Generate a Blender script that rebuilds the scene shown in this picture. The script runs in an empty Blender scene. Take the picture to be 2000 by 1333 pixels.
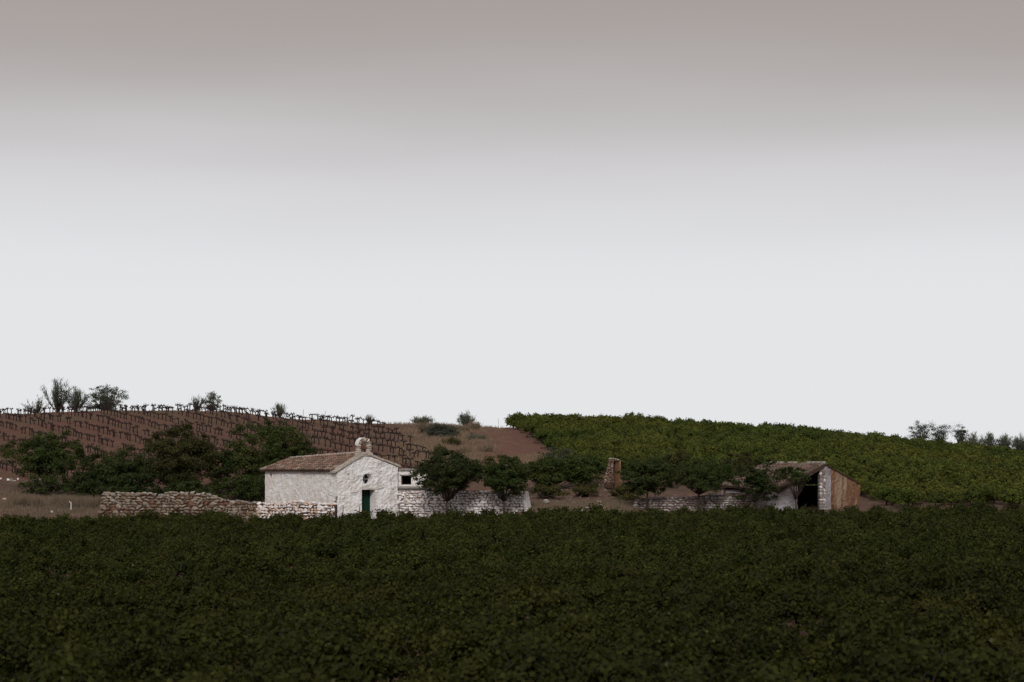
import bpy, bmesh, math, random
import numpy as np
from mathutils import Vector, Matrix, noise as mnoise

random.seed(7)
rng = np.random.default_rng(7)
SC = bpy.context.scene
COL = SC.collection
R = math.radians

# ------------------------------------------------------------------ camera
FPX = 4700.0            # focal length in pixels of the 2000 px wide photograph
EYE = 3.2               # camera height; the eaves of the chapel stand at eye level
HORIZON = 920.0         # row of the horizon in the photograph
cd = bpy.data.cameras.new('camera')
cam = bpy.data.objects.new('camera', cd)
COL.objects.link(cam)
cam.location = (0, 0, EYE)
cam.rotation_euler = (R(90), 0, 0)
cd.sensor_width = 36
cd.lens = 36 * FPX / 2000
cd.shift_y = (HORIZON - 666.5) / 2000
cd.clip_start = 0.5
cd.clip_end = 9000
cd.dof.use_dof = True
cd.dof.focus_distance = 156
cd.dof.aperture_fstop = 2.2
SC.camera = cam

# ------------------------------------------------------------------ light
SUN_EL, SUN_AZ = R(30), R(186)     # azimuth clockwise from the view direction: behind the camera
w = bpy.data.worlds.new('World')
SC.world = w
w.use_nodes = True
nt = w.node_tree
nt.nodes.clear()
N = nt.nodes.new
out = N('ShaderNodeOutputWorld')
tc = N('ShaderNodeTexCoord')
sep = N('ShaderNodeSeparateXYZ')
nt.links.new(tc.outputs['Generated'], sep.inputs[0])
mp = N('ShaderNodeMapping')
mp.inputs['Scale'].default_value = (2.4, 2.4, 17)
nt.links.new(tc.outputs['Generated'], mp.inputs[0])
ns = N('ShaderNodeTexNoise')
ns.inputs['Scale'].default_value = 1.0
ns.inputs['Detail'].default_value = 3.5
ns.inputs['Roughness'].default_value = 0.42
nt.links.new(mp.outputs[0], ns.inputs[0])
ma = N('ShaderNodeMath'); ma.operation = 'MULTIPLY_ADD'
ma.inputs[1].default_value = 0.05
nt.links.new(ns.outputs[0], ma.inputs[0])
nt.links.new(sep.outputs[2], ma.inputs[2])
sb = N('ShaderNodeMath'); sb.operation = 'SUBTRACT'; sb.inputs[1].default_value = 0.025
nt.links.new(ma.outputs[0], sb.inputs[0])
ramp = N('ShaderNodeValToRGB')
ramp.color_ramp.interpolation = 'B_SPLINE'


def lin(c):
    return tuple((v / 255 / 12.92) if v / 255 <= 0.04045 else ((v / 255 + 0.055) / 1.055) ** 2.4 for v in c)


sky_stops = [(-0.02, (227, 228, 230)), (0.066, (227, 228, 230)), (0.092, (225, 225, 228)), (0.112, (217, 217, 220)),
             (0.128, (206, 203, 205)), (0.143, (191, 187, 187)), (0.160, (177, 171, 169)),
             (0.178, (168, 159, 155)), (0.205, (164, 154, 150)), (0.27, (164, 157, 154)), (0.6, (166, 162, 161)), (1.0, (172, 170, 170))]
el = ramp.color_ramp.elements
mr = N('ShaderNodeMapRange')       # -0.05 .. 1 -> 0 .. 1
mr.inputs[1].default_value = -0.05
mr.inputs[2].default_value = 1.0
nt.links.new(sb.outputs[0], mr.inputs[0])
while len(el) > 1:
    el.remove(el[0])
for i, (z, c) in enumerate(sky_stops):
    p = (z + 0.05) / 1.05
    e = el[0] if i == 0 else el.new(p)
    e.position = p
    e.color = (*lin(c), 1)
nt.links.new(mr.outputs[0], ramp.inputs[0])
bg1 = N('ShaderNodeBackground'); bg1.inputs[1].default_value = 0.765
nt.links.new(ramp.outputs[0], bg1.inputs[0])
skyt = N('ShaderNodeTexSky'); skyt.sky_type = 'NISHITA'; skyt.sun_disc = False
skyt.sun_elevation = SUN_EL; skyt.sun_rotation = SUN_AZ
bg2 = N('ShaderNodeBackground'); bg2.inputs[1].default_value = 0.1
nt.links.new(skyt.outputs[0], bg2.inputs[0])
mx = N('ShaderNodeMixShader'); mx.inputs[0].default_value = 0.985   # nearly closed cloud layer over a thin rest of clear sky
nt.links.new(bg2.outputs[0], mx.inputs[1])
nt.links.new(bg1.outputs[0], mx.inputs[2])
nt.links.new(mx.outputs[0], out.inputs[0])

sl = bpy.data.lights.new('sun', 'SUN')
sl.energy = 1.5
sl.angle = R(16)
sl.color = (1.0, 0.955, 0.9)
so = bpy.data.objects.new('sun', sl)
COL.objects.link(so)
sd = Vector((math.sin(SUN_AZ) * math.cos(SUN_EL), math.cos(SUN_AZ) * math.cos(SUN_EL), math.sin(SUN_EL)))
so.rotation_euler = sd.to_track_quat('Z', 'Y').to_euler()
so.location = (60, -40, 80)

SC.view_settings.view_transform = 'Standard'
SC.view_settings.look = 'None'
SC.view_settings.gamma = 1
SC.view_settings.exposure = 0.4
SC.view_settings.use_curve_mapping = False
SC.cycles.max_bounces = 6
SC.cycles.diffuse_bounces = 3
SC.cycles.transparent_max_bounces = 4
SC.render.film_transparent = False


# ------------------------------------------------------------------ helpers
def px(u, y, D):
    """the point of the place that the photograph shows at column u, row y, D metres away"""
    return Vector(((u - 1000) / FPX * D, D, EYE + (HORIZON - y) / FPX * D))


def tag(o, label=None, cat=None, group=None, kind=None):
    if label: o['label'] = label
    if cat: o['category'] = cat
    if group: o['group'] = group
    if kind: o['kind'] = kind
    return o


def empty(name, loc, rz=0.0):
    o = bpy.data.objects.new(name, None)
    o.empty_display_size = 0.3
    o.location = loc
    o.rotation_euler = (0, 0, rz)
    COL.objects.link(o)
    return o


def link(name, me, mat=None, parent=None, loc=(0, 0, 0), rot=(0, 0, 0), scale=(1, 1, 1)):
    o = bpy.data.objects.new(name, me)
    if mat and not me.materials:
        me.materials.append(mat)
    o.location = loc
    o.rotation_euler = rot
    o.scale = scale
    o.parent = parent
    COL.objects.link(o)
    return o


def mesh_np(name, V, F, smooth=False):
    """V (n,3); F (m,k) all polygons with k corners"""
    V = np.asarray(V, dtype=np.float32); F = np.asarray(F, dtype=np.int32)
    me = bpy.data.meshes.new(name)
    me.vertices.add(len(V)); me.vertices.foreach_set('co', V.ravel())
    k = F.shape[1]
    me.loops.add(F.size); me.loops.foreach_set('vertex_index', F.ravel())
    me.polygons.add(len(F))
    me.polygons.foreach_set('loop_start', np.arange(0, F.size, k, dtype=np.int32))
    if smooth:
        me.polygons.foreach_set('use_smooth', np.ones(len(F), dtype=bool))
    me.update(calc_edges=True)
    return me


def set_tint(me, col):
    a = me.color_attributes.new('tint', 'FLOAT_COLOR', 'POINT')
    c = np.ones((len(col), 4), dtype=np.float32); c[:, :3] = col
    a.data.foreach_set('color', c.ravel())


class MB:
    """collects simple shapes into one mesh"""
    def __init__(s): s.v = []; s.f = []

    def add(s, vs, fs):
        b = len(s.v); s.v += [tuple(v) for v in vs]; s.f += [tuple(i + b for i in f) for f in fs]; return s

    def box(s, lo, hi):
        x0, y0, z0 = lo; x1, y1, z1 = hi
        return s.add([(x0, y0, z0), (x1, y0, z0), (x1, y1, z0), (x0, y1, z0), (x0, y0, z1), (x1, y0, z1), (x1, y1, z1), (x0, y1, z1)],
                     [(0, 3, 2, 1), (4, 5, 6, 7), (0, 1, 5, 4), (1, 2, 6, 5), (2, 3, 7, 6), (3, 0, 4, 7)])

    def hexa(s, b, t):
        return s.add(list(b) + list(t), [(0, 3, 2, 1), (4, 5, 6, 7), (0, 1, 5, 4), (1, 2, 6, 5), (2, 3, 7, 6), (3, 0, 4, 7)])

    def slab(s, a, b, c, d, th):
        """quad a b c d thickened downward along z"""
        dn = Vector((0, 0, -th))
        return s.hexa([Vector(p) + dn for p in (a, b, c, d)], [Vector(p) for p in (a, b, c, d)])

    def tube(s, pts, rad, n=6):
        pts = [Vector(p) for p in pts]
        rings = []
        b = len(s.v)
        for i, p in enumerate(pts):
            d = (pts[min(i + 1, len(pts) - 1)] - pts[max(i - 1, 0)]).normalized()
            a = d.orthogonal().normalized(); c = d.cross(a)
            r = rad[i] if hasattr(rad, '__len__') else rad
            for k in range(n):
                t = 2 * math.pi * k / n
                s.v.append(tuple(p + (a * math.cos(t) + c * math.sin(t)) * r))
        for i in range(len(pts) - 1):
            for k in range(n):
                q = b + i * n
                s.f.append((q + k, q + (k + 1) % n, q + n + (k + 1) % n, q + n + k))
        s.f.append(tuple(b + k for k in reversed(range(n))))
        s.f.append(tuple(b + (len(pts) - 1) * n + k for k in range(n)))
        return s

    def mesh(s, name, mat=None, smooth=False):
        me = bpy.data.meshes.new(name); me.from_pydata(s.v, [], s.f)
        if smooth:
            for p in me.polygons: p.use_smooth = True
        bm = bmesh.new(); bm.from_mesh(me); bmesh.ops.recalc_face_normals(bm, faces=bm.faces); bm.to_mesh(me); bm.free()
        if mat: me.materials.append(mat)
        return me

    def build(s, name, mat, parent=None, smooth=False, **k):
        return link(name, s.mesh(name, mat, smooth), None, parent, **k)


# ------------------------------------------------------------------ materials
def new_mat(name):
    m = bpy.data.materials.new(name); m.use_nodes = True
    t = m.node_tree; p = t.nodes['Principled BSDF']
    p.inputs['Roughness'].default_value = 0.92
    p.inputs['Specular IOR Level'].default_value = 0.15
    return m, t, p


def tex(t, scale, detail=4, rough=0.55, coord='Object', dist=0.0, stretch=(1, 1, 1), kind='noise'):
    c = t.nodes.new('ShaderNodeTexCoord'); mpn = t.nodes.new('ShaderNodeMapping'); mpn.inputs['Scale'].default_value = stretch
    if coord == 'World':
        g = t.nodes.new('ShaderNodeNewGeometry'); t.links.new(g.outputs['Position'], mpn.inputs[0])
    else:
        t.links.new(c.outputs[coord], mpn.inputs[0])
    if kind == 'noise':
        n = t.nodes.new('ShaderNodeTexNoise'); n.inputs['Scale'].default_value = scale; n.inputs['Detail'].default_value = detail
        n.inputs['Roughness'].default_value = rough; n.inputs['Distortion'].default_value = dist
    else:
        n = t.nodes.new('ShaderNodeTexVoronoi'); n.inputs['Scale'].default_value = scale; n.feature = kind
    t.links.new(mpn.outputs[0], n.inputs['Vector'])
    return n


def ramp_of(t, src, stops, interp='LINEAR'):
    r = t.nodes.new('ShaderNodeValToRGB'); r.color_ramp.interpolation = interp
    e = r.color_ramp.elements
    while len(e) > 1: e.remove(e[0])
    for i, (p, c) in enumerate(stops):
        q = e[0] if i == 0 else e.new(p)
        q.position = p; q.color = (*c, 1) if len(c) == 3 else c
    t.links.new(src, r.inputs[0])
    return r.outputs[0]


def mixc(t, fac, a, b, mode='MIX'):
    m = t.nodes.new('ShaderNodeMix'); m.data_type = 'RGBA'; m.blend_type = mode
    for s, v in ((m.inputs[0], fac), (m.inputs[6], a), (m.inputs[7], b)):
        if hasattr(v, 'node'): t.links.new(v, s)
        else: s.default_value = v if not isinstance(v, tuple) else (*v, 1)
    return m.outputs[2]


def bump(t, p, src, strength, dist):
    b = t.nodes.new('ShaderNodeBump'); b.inputs['Strength'].default_value = strength; b.inputs['Distance'].default_value = dist
    t.links.new(src, b.inputs['Height'])
    t.links.new(b.outputs[0], p.inputs['Normal'])
    return b


def sep_z(t, coord='Object'):
    c = t.nodes.new('ShaderNodeTexCoord'); s = t.nodes.new('ShaderNodeSeparateXYZ'); t.links.new(c.outputs[coord], s.inputs[0])
    return s


def math_n(t, op, a, b=None, c=None, clamp=False):
    m = t.nodes.new('ShaderNodeMath'); m.operation = op; m.use_clamp = clamp
    for i, v in enumerate((a, b, c)):
        if v is None: continue
        if hasattr(v, 'node'): t.links.new(v, m.inputs[i])
        else: m.inputs[i].default_value = v
    return m.outputs[0]


def whitewash(name, base, dirt, amount=0.5, earth=(0.36, 0.22, 0.13), scale=1.0):
    m, t, p = new_mat(name)
    n1 = tex(t, 0.9 * scale, 5, 0.62, 'World', 0.6)
    n2 = tex(t, 4.5 * scale, 5, 0.6, 'World', 0.3)
    n3 = tex(t, 1.7 * scale, 6, 0.66, 'World', 1.2, (1, 1, 1.5))
    c = mixc(t, ramp_of(t, n1.outputs[0], [(0.40, (0, 0, 0)), (0.62, (amount,) * 3)]), base, dirt)
    c = mixc(t, ramp_of(t, n2.outputs[0], [(0.28, (0.5,) * 3), (0.46, (0, 0, 0))]), c, tuple(v * 0.72 for v in dirt))
    c = mixc(t, ramp_of(t, n3.outputs[0], [(0.60, (0, 0, 0)), (0.70, (amount * 0.85,) * 3)]), c, earth)
    # chips and cracks where the lime has come off
    v = tex(t, 1.5 * scale, kind='DISTANCE_TO_EDGE', coord='World', stretch=(1, 1, 2.2))
    nn = tex(t, 1.1 * scale, 3, 0.5, 'World')
    crack = math_n(t, 'MULTIPLY', math_n(t, 'LESS_THAN', v.outputs[0], 0.018), math_n(t, 'GREATER_THAN', nn.outputs[0], 0.56))
    c = mixc(t, math_n(t, 'MULTIPLY', crack, 0.6), c, (0.17, 0.13, 0.11))
    t.links.new(c, p.inputs['Base Color'])
    n4 = tex(t, 3.6 * scale, 7, 0.70, 'World', 0.25, (1, 1, 2.1))
    bump(t, p, n4.outputs[0], 0.8, 0.13)
    return m


M = {}
M['wash_front'] = whitewash('lime_wash_front', (0.88, 0.87, 0.88), (0.74, 0.66, 0.62), 0.5, (0.46, 0.34, 0.25))
M['wash_side'] = whitewash('lime_wash_side', (0.86, 0.835, 0.83), (0.72, 0.64, 0.59), 0.6, (0.48, 0.36, 0.28))
M['wash_dimmed'] = whitewash('lime_wash_dimmed', (0.40, 0.385, 0.41), (0.22, 0.18, 0.17), 0.8)  # barn lime wash: the dimmer light there is put into the grey base
M['wash_clean'] = whitewash('lime_wash_jamb', (0.70, 0.66, 0.62), (0.5, 0.42, 0.36), 0.3)


def stone_mat(name, cols, lo=0.75, hi=1.15, moss=None, amount=0.0):
    """colour differs from stone to stone by the object's own random number, or by the tint of a joined one"""
    m, t, p = new_mat(name)
    oi = t.nodes.new('ShaderNodeObjectInfo')
    c = ramp_of(t, oi.outputs['Random'], [(i / len(cols), q) for i, q in enumerate(cols)], 'CONSTANT')
    n = tex(t, 9, 4, 0.6, 'World')
    c = mixc(t, 1.0, c, ramp_of(t, n.outputs[0], [(0.3, (lo,) * 3), (0.7, (hi,) * 3)]), 'MULTIPLY')
    if moss:
        n2 = tex(t, 1.2, 4, 0.6, 'World')
        c = mixc(t, ramp_of(t, n2.outputs[0], [(0.48, (0, 0, 0)), (0.62, (amount,) * 3)]), c, moss)
    t.links.new(c, p.inputs['Base Color'])
    bump(t, p, tex(t, 22, 4, 0.6, 'World').outputs[0], 0.5, 0.03)
    return m


M['stone_brown'] = stone_mat('rubble_stone_brown', [(0.22, 0.165, 0.12), (0.29, 0.235, 0.185), (0.17, 0.115, 0.08), (0.25, 0.21, 0.175), (0.33, 0.28, 0.23), (0.18, 0.105, 0.07), (0.23, 0.20, 0.17)], moss=(0.14, 0.075, 0.048), amount=0.35)
M['stone_pale'] = stone_mat('rubble_stone_pale', [(0.78, 0.73, 0.72), (0.68, 0.58, 0.53), (0.74, 0.70, 0.70), (0.52, 0.36, 0.27), (0.8, 0.77, 0.77), (0.60, 0.50, 0.44)])
M['stone_white'] = stone_mat('lime_washed_stone', [(0.84, 0.81, 0.82), (0.78, 0.74, 0.74), (0.88, 0.85, 0.86), (0.74, 0.68, 0.66), (0.82, 0.79, 0.80), (0.68, 0.59, 0.55)], lo=0.8)
M['stone_grey'] = stone_mat('dull_lime_washed_stone', [(0.38, 0.34, 0.33), (0.28, 0.23, 0.215), (0.42, 0.39, 0.385), (0.24, 0.18, 0.15), (0.35, 0.31, 0.31)], lo=0.7)
M['stone_cap'] = stone_mat('weathered_cap_stone', [(0.34, 0.31, 0.27), (0.27, 0.25, 0.215), (0.38, 0.34, 0.30), (0.30, 0.24, 0.19)])
M['stone_bell'] = stone_mat('belfry_stone', [(0.50, 0.43, 0.37), (0.38, 0.31, 0.25), (0.60, 0.53, 0.47), (0.33, 0.26, 0.21)])
M['stone_dark'] = stone_mat('field_stone', [(0.28, 0.2, 0.155), (0.2, 0.135, 0.1), (0.36, 0.29, 0.245), (0.24, 0.16, 0.12)])


def flat_noise(name, a, b, scale=3.0, bstr=0.5, bdist=0.04, stretch=(1, 1, 1), coord='World', rough=0.92, bscale=None):
    m, t, p = new_mat(name)
    n = tex(t, scale, 5, 0.6, coord, 0.3, stretch)
    t.links.new(ramp_of(t, n.outputs[0], [(0.33, a), (0.66, b)]), p.inputs['Base Color'])
    p.inputs['Roughness'].default_value = rough
    bump(t, p, tex(t, bscale or scale * 3, 4, 0.6, coord, 0, stretch).outputs[0], bstr, bdist)
    return m


M['mortar_brown'] = flat_noise('earth_mortar', (0.05, 0.028, 0.018), (0.10, 0.06, 0.04))
M['mortar_white'] = flat_noise('limed_joint', (0.13, 0.105, 0.10), (0.30, 0.26, 0.26))
M['mortar_grey'] = flat_noise('dull_joint', (0.07, 0.05, 0.045), (0.17, 0.14, 0.13))
M['coping'] = flat_noise('verge_mortar', (0.30, 0.255, 0.215), (0.50, 0.44, 0.39), 5)
M['slab'] = flat_noise('grey_roof_slab', (0.20, 0.18, 0.165), (0.32, 0.295, 0.275), 4)
M['door'] = flat_noise('green_door_paint', (0.003, 0.022, 0.012), (0.005, 0.034, 0.018), 3, 0.3, 0.01, (1, 1, 0.1), rough=0.5)
M['iron'] = flat_noise('painted_iron', (0.45, 0.44, 0.43), (0.6, 0.59, 0.58), 8)
M['glass'] = flat_noise('dark_window_glass', (0.012, 0.010, 0.012), (0.02, 0.017, 0.018), 2, 0.1, 0.01, rough=0.15)
M['bark'] = flat_noise('bark', (0.035, 0.025, 0.02), (0.075, 0.055, 0.043), 14, 0.8, 0.03, (1, 1, 0.25))
M['vine_bark'] = flat_noise('vine_bark', (0.018, 0.012, 0.012), (0.045, 0.030, 0.027), 14, 0.8, 0.02, (1, 1, 0.3))
M['stake'] = flat_noise('rusty_stake', (0.05, 0.035, 0.03), (0.11, 0.08, 0.07), 12)
M['white_post'] = flat_noise('pale_post', (0.5, 0.47, 0.44), (0.68, 0.65, 0.62), 9)
M['timber'] = flat_noise('roof_timber', (0.06, 0.04, 0.03), (0.12, 0.085, 0.06), 8)
M['inside'] = flat_noise('bare_interior_wall', (0.06, 0.035, 0.028), (0.10, 0.06, 0.045), 3)


def tile_mat(name, cols, pale=(0.36, 0.31, 0.25)):
    m, t, p = new_mat(name)
    oi = t.nodes.new('ShaderNodeObjectInfo'); at = t.nodes.new('ShaderNodeAttribute'); at.attribute_name = 'tint'
    f = math_n(t, 'FRACT', math_n(t, 'ADD', oi.outputs['Random'], at.outputs['Fac']))
    c = ramp_of(t, f, [(i / len(cols), q) for i, q in enumerate(cols)], 'CONSTANT')
    n = tex(t, 11, 4, 0.6, 'World')
    c = mixc(t, ramp_of(t, n.outputs[0], [(0.42, (0, 0, 0)), (0.68, (0.6,) * 3)]), c, pale)
    t.links.new(c, p.inputs['Base Color'])
    bump(t, p, n.outputs[0], 0.4, 0.02)
    return m


M['tile'] = tile_mat('clay_tile', [(0.21, 0.105, 0.075), (0.13, 0.065, 0.048), (0.29, 0.175, 0.13), (0.085, 0.048, 0.038), (0.20, 0.125, 0.095), (0.16, 0.072, 0.052), (0.30, 0.235, 0.19), (0.12, 0.08, 0.064)], (0.29, 0.25, 0.205))
M['tile_old'] = tile_mat('old_clay_tile', [(0.13, 0.082, 0.062), (0.10, 0.06, 0.047), (0.17, 0.09, 0.066), (0.14, 0.11, 0.088), (0.08, 0.052, 0.04)], (0.17, 0.15, 0.125))
M['tile_bed'] = flat_noise('roof_bed', (0.045, 0.025, 0.02), (0.08, 0.05, 0.04), 6)

# adobe wall with pale lime runs
m, t, p = new_mat('streaked_adobe')
s = tex(t, 2.0, 4, 0.62, 'Object', 0.35, (1.0, 1.0, 0.10))
s2 = tex(t, 6.5, 4, 0.65, 'Object', 0.2, (1, 1, 0.35))
g = tex(t, 5, 5, 0.6, 'Object')
c = ramp_of(t, g.outputs[0], [(0.3, (0.155, 0.078, 0.043)), (0.7, (0.25, 0.135, 0.078))])
c = mixc(t, ramp_of(t, s.outputs[0], [(0.50, (0, 0, 0)), (0.60, (0.75,) * 3)]), c, (0.36, 0.27, 0.20))
c = mixc(t, ramp_of(t, s2.outputs[0], [(0.60, (0, 0, 0)), (0.68, (0.5,) * 3)]), c, (0.30, 0.23, 0.18))
t.links.new(c, p.inputs['Base Color'])
bump(t, p, tex(t, 9, 5, 0.65, 'Object').outputs[0], 0.7, 0.06)
M['adobe'] = m


def leaf_mat(name, cols, transl=0.25, patch=None, patch_scale=0.12, world_amt=0.5, gain=0.72):
    m = bpy.data.materials.new(name); m.use_nodes = True
    t = m.node_tree; t.nodes.clear()
    o = t.nodes.new('ShaderNodeOutputMaterial')
    at = t.nodes.new('ShaderNodeAttribute'); at.attribute_name = 'tint'
    c = ramp_of(t, at.outputs['Fac'], cols)
    if patch:
        n = tex(t, patch_scale, 3, 0.6, 'World')
        c = mixc(t, ramp_of(t, n.outputs[0], [(0.40, (0, 0, 0)), (0.66, (world_amt,) * 3)]), c, patch)
    oi = t.nodes.new('ShaderNodeObjectInfo')
    c = mixc(t, 1.0, c, ramp_of(t, oi.outputs['Random'], [(0.0, (0.74 * gain, 0.77 * gain, 0.8 * gain)), (0.6, (gain,) * 3), (1.0, (1.24 * gain, 1.18 * gain, 1.1 * gain))]), 'MULTIPLY')
    p = t.nodes.new('ShaderNodeBsdfPrincipled'); p.inputs['Roughness'].default_value = 0.7; p.inputs['Specular IOR Level'].default_value = 0.1
    t.links.new(c, p.inputs['Base Color'])
    tr = t.nodes.new('ShaderNodeBsdfTranslucent'); t.links.new(c, tr.inputs[0])
    mx = t.nodes.new('ShaderNodeMixShader'); mx.inputs[0].default_value = transl
    t.links.new(p.outputs[0], mx.inputs[1]); t.links.new(tr.outputs[0], mx.inputs[2]); t.links.new(mx.outputs[0], o.inputs[0])
    return m


M['vine_leaf'] = leaf_mat('vine_leaf', [(0.0, (0.020, 0.026, 0.005)), (0.55, (0.041, 0.049, 0.008)), (0.84, (0.072, 0.078, 0.013)), (0.93, (0.11, 0.105, 0.025)), (0.97, (0.10, 0.05, 0.025)), (1.0, (0.17, 0.16, 0.09))],
                          0.22, (0.066, 0.062, 0.013), 0.10, 0.55, 0.64)
M['vine_leaf_far'] = leaf_mat('far_vine_leaf', [(0.0, (0.018, 0.026, 0.005)), (0.55, (0.037, 0.048, 0.008)), (0.84, (0.062, 0.071, 0.012)), (0.95, (0.09, 0.09, 0.022)), (1.0, (0.13, 0.12, 0.06))], 0.2, (0.052, 0.052, 0.012), 0.09, 0.5, 0.88)
M['vine_leaf_hill'] = leaf_mat('hill_vine_leaf', [(0.0, (0.028, 0.045, 0.009)), (0.5, (0.052, 0.075, 0.014)), (0.82, (0.088, 0.105, 0.02)), (0.94, (0.14, 0.14, 0.03)), (0.975, (0.12, 0.055, 0.025)), (1.0, (0.2, 0.19, 0.1))],
                               0.25, (0.11, 0.105, 0.02), 0.07, 0.65, 1.08)
M['tree_leaf'] = leaf_mat('tree_leaf', [(0, (0.018, 0.030, 0.009)), (0.6, (0.036, 0.055, 0.015)), (0.9, (0.065, 0.085, 0.022)), (1, (0.12, 0.13, 0.07))], 0.25, (0.055, 0.055, 0.018), 0.45, 0.5, 1.25)
M['tree_leaf_brown'] = leaf_mat('tree_leaf_turning', [(0, (0.022, 0.028, 0.010)), (0.5, (0.046, 0.050, 0.015)), (0.8, (0.075, 0.066, 0.022)), (1, (0.10, 0.06, 0.035))], 0.25, (0.06, 0.05, 0.02), 0.5, 0.5, 1.2)
M['grey_leaf'] = leaf_mat('grey_green_leaf', [(0, (0.05, 0.06, 0.042)), (0.6, (0.085, 0.098, 0.07)), (1, (0.14, 0.15, 0.11))], 0.35, gain=1.25)
M['dry_grass'] = leaf_mat('dry_grass', [(0, (0.17, 0.115, 0.08)), (0.5, (0.27, 0.195, 0.14)), (0.85, (0.14, 0.135, 0.085)), (1, (0.40, 0.32, 0.24))], 0.3, gain=1.0)

# ------------------------------------------------------------------ terrain
UC = np.array([-200, 0, 200, 430, 600, 750, 860, 950, 1040, 1200, 1500, 1700, 1850, 2000, 2300], float)


def lerp_row(a, b, c):
    return np.interp(UC, [0, 1000, 2000], [a, b, c])


crest = np.array([9.0, 9.2, 9.55, 9.45, 8.55, 8.1, 8.05, 7.8, 7.8, 7.7, 6.85, 5.85, 4.95, 4.15, 2.5])
d153 = np.array([.55, .50, .33, .10, 0, 0, 0, .0, .5, .62, .45, .7, .9, .9, .9])
d160 = np.array([1.1, 1.0, .8, .4, .1, 0, .1, .2, 1.0, 1.2, .6, 1.0, 1.1, 1.1, 1.0])
d170 = np.array([1.8, 1.75, 1.55, 1.3, 1.2, 1.0, 1.2, 1.4, 2.0, 2.4, 1.7, 1.7, 1.7, 1.7, 1.5])
d180 = np.array([2.7, 2.65, 2.5, 2.4, 2.3, 2.4, 2.4, 2.5, 3.0, 3.2, 2.6, 2.5, 2.3, 2.2, 1.9])
d215 = d180 + (crest - d180) * 0.535
d275 = np.where(UC > 1600, np.interp(UC, [1600, 1700, 1850, 2000, 2300], [5.4, 5.6, 6.15, 5.6, 4.8]), crest - 1.2)
DT = [0, 32, 78, 81, 86, 100, 148, 151.5, 153, 160, 170, 180, 215, 246, 253, 275, 300, 420, 1200, 6000]
DV = np.array([lerp_row(-1, -1, -1), lerp_row(-0.98, -0.95, -0.9), lerp_row(-1.72, -1.2, -0.68), lerp_row(-1.78, -1.26, -0.75),
               lerp_row(-2.6, -2.2, -1.7), lerp_row(-2.2, -1.7, -1.25), lerp_row(-0.80, -0.36, -0.02), lerp_row(-.42, -.1, .4), d153, d160, d170, d180, d215,
               crest - 0.1, crest - 0.05, d275, d275 - 2.5, UC * 0 - 1.0, UC * 0 - 3, UC * 0 - 10])


def H0(u, D):
    """bilinear in the table"""
    u = np.clip(u, UC[0], UC[-1]); D = np.clip(D, DT[0], DT[-1])
    i = np.clip(np.searchsorted(DT, D) - 1, 0, len(DT) - 2); j = np.clip(np.searchsorted(UC, u) - 1, 0, len(UC) - 2)
    DTa = np.array(DT)
    a = (D - DTa[i]) / (DTa[i + 1] - DTa[i]); b = (u - UC[j]) / (UC[j + 1] - UC[j])
    b = b * b * (3 - 2 * b)
    return (DV[i, j] * (1 - a) * (1 - b) + DV[i + 1, j] * a * (1 - b) + DV[i, j + 1] * (1 - a) * b + DV[i + 1, j + 1] * a * b)


def H(x, y):
    x = np.asarray(x, float); y = np.asarray(y, float)
    D = np.maximum(y, 1.0)
    u = x / np.maximum(D, 25) * FPX + 1000
    k = np.where(D > 175, 4.0, 1.2)
    z = (H0(u, D - k) + H0(u, D) + H0(u, D + k)) / 3
    z = z + 0.05 * np.sin(x * 0.9 + 1.3 * np.sin(y * 0.31)) * np.sin(y * 0.7 + x * 0.23) + 0.09 * np.sin(x * 0.21 + 2) * np.sin(y * 0.17 + x * 0.05)
    return z


def Hs(x, y):
    return float(H(np.array([x]), np.array([y]))[0])


def uof(x, y):
    return x / y * FPX + 1000


xs = np.concatenate([[-6000, -2500, -1000, -500, -300, -200, -150, -120, -100], np.arange(-90, 90.1, 0.8), [100, 120, 150, 200, 300, 500, 1000, 2500, 6000]])
ys = np.concatenate([[-2000, -500, -100, -20], np.arange(0, 140, 2.0), np.arange(140, 290, 0.7), np.arange(290, 420, 8), [450, 600, 900, 1500, 3000, 6000]])
gx, gy = np.meshgrid(xs, ys)
gz = H(gx, gy) + rng.normal(0, 0.018, gx.shape)
V = np.stack([gx, gy, gz], -1).reshape(-1, 3)
ny, nx = gx.shape
idx = np.arange(nx * ny).reshape(ny, nx)
F = np.stack([idx[:-1, :-1], idx[:-1, 1:], idx[1:, 1:], idx[1:, :-1]], -1).reshape(-1, 4)
me = mesh_np('ground', V, F, True)
# red share: ploughed hillside and the track are red, the rest is dry and brown
gu = np.clip(V[:, 0] / np.maximum(V[:, 1], 25) * FPX + 1000, -400, 2400)
lim = np.interp(V[:, 1], [180, 215, 250], [880, 800, 700])
red = np.clip((lim - gu) / 60, 0, 1) * np.clip((V[:, 1] - 176) / 5, 0, 1)
red = np.maximum(red, np.clip((gu - 1180) / 60, 0, 1) * np.clip((V[:, 1] - 170) / 5, 0, 1) * 0.7)
red = np.maximum(red, ((gu > 700) & (gu < 1190) & (V[:, 1] > 172)) * 0.55)
red = np.maximum(red, (V[:, 1] < 150) * 0.8)
set_tint(me, np.stack([red, red * 0, red * 0], 1))
m, t, p = new_mat('earth')
at = t.nodes.new('ShaderNodeAttribute'); at.attribute_name = 'tint'
sp = t.nodes.new('ShaderNodeSeparateColor'); t.links.new(at.outputs['Color'], sp.inputs[0])
n1 = tex(t, 0.35, 5, 0.62, 'World', 0.4); n2 = tex(t, 2.4, 6, 0.7, 'World'); n3 = tex(t, 0.16, 4, 0.6, 'World', 0.5)
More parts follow.
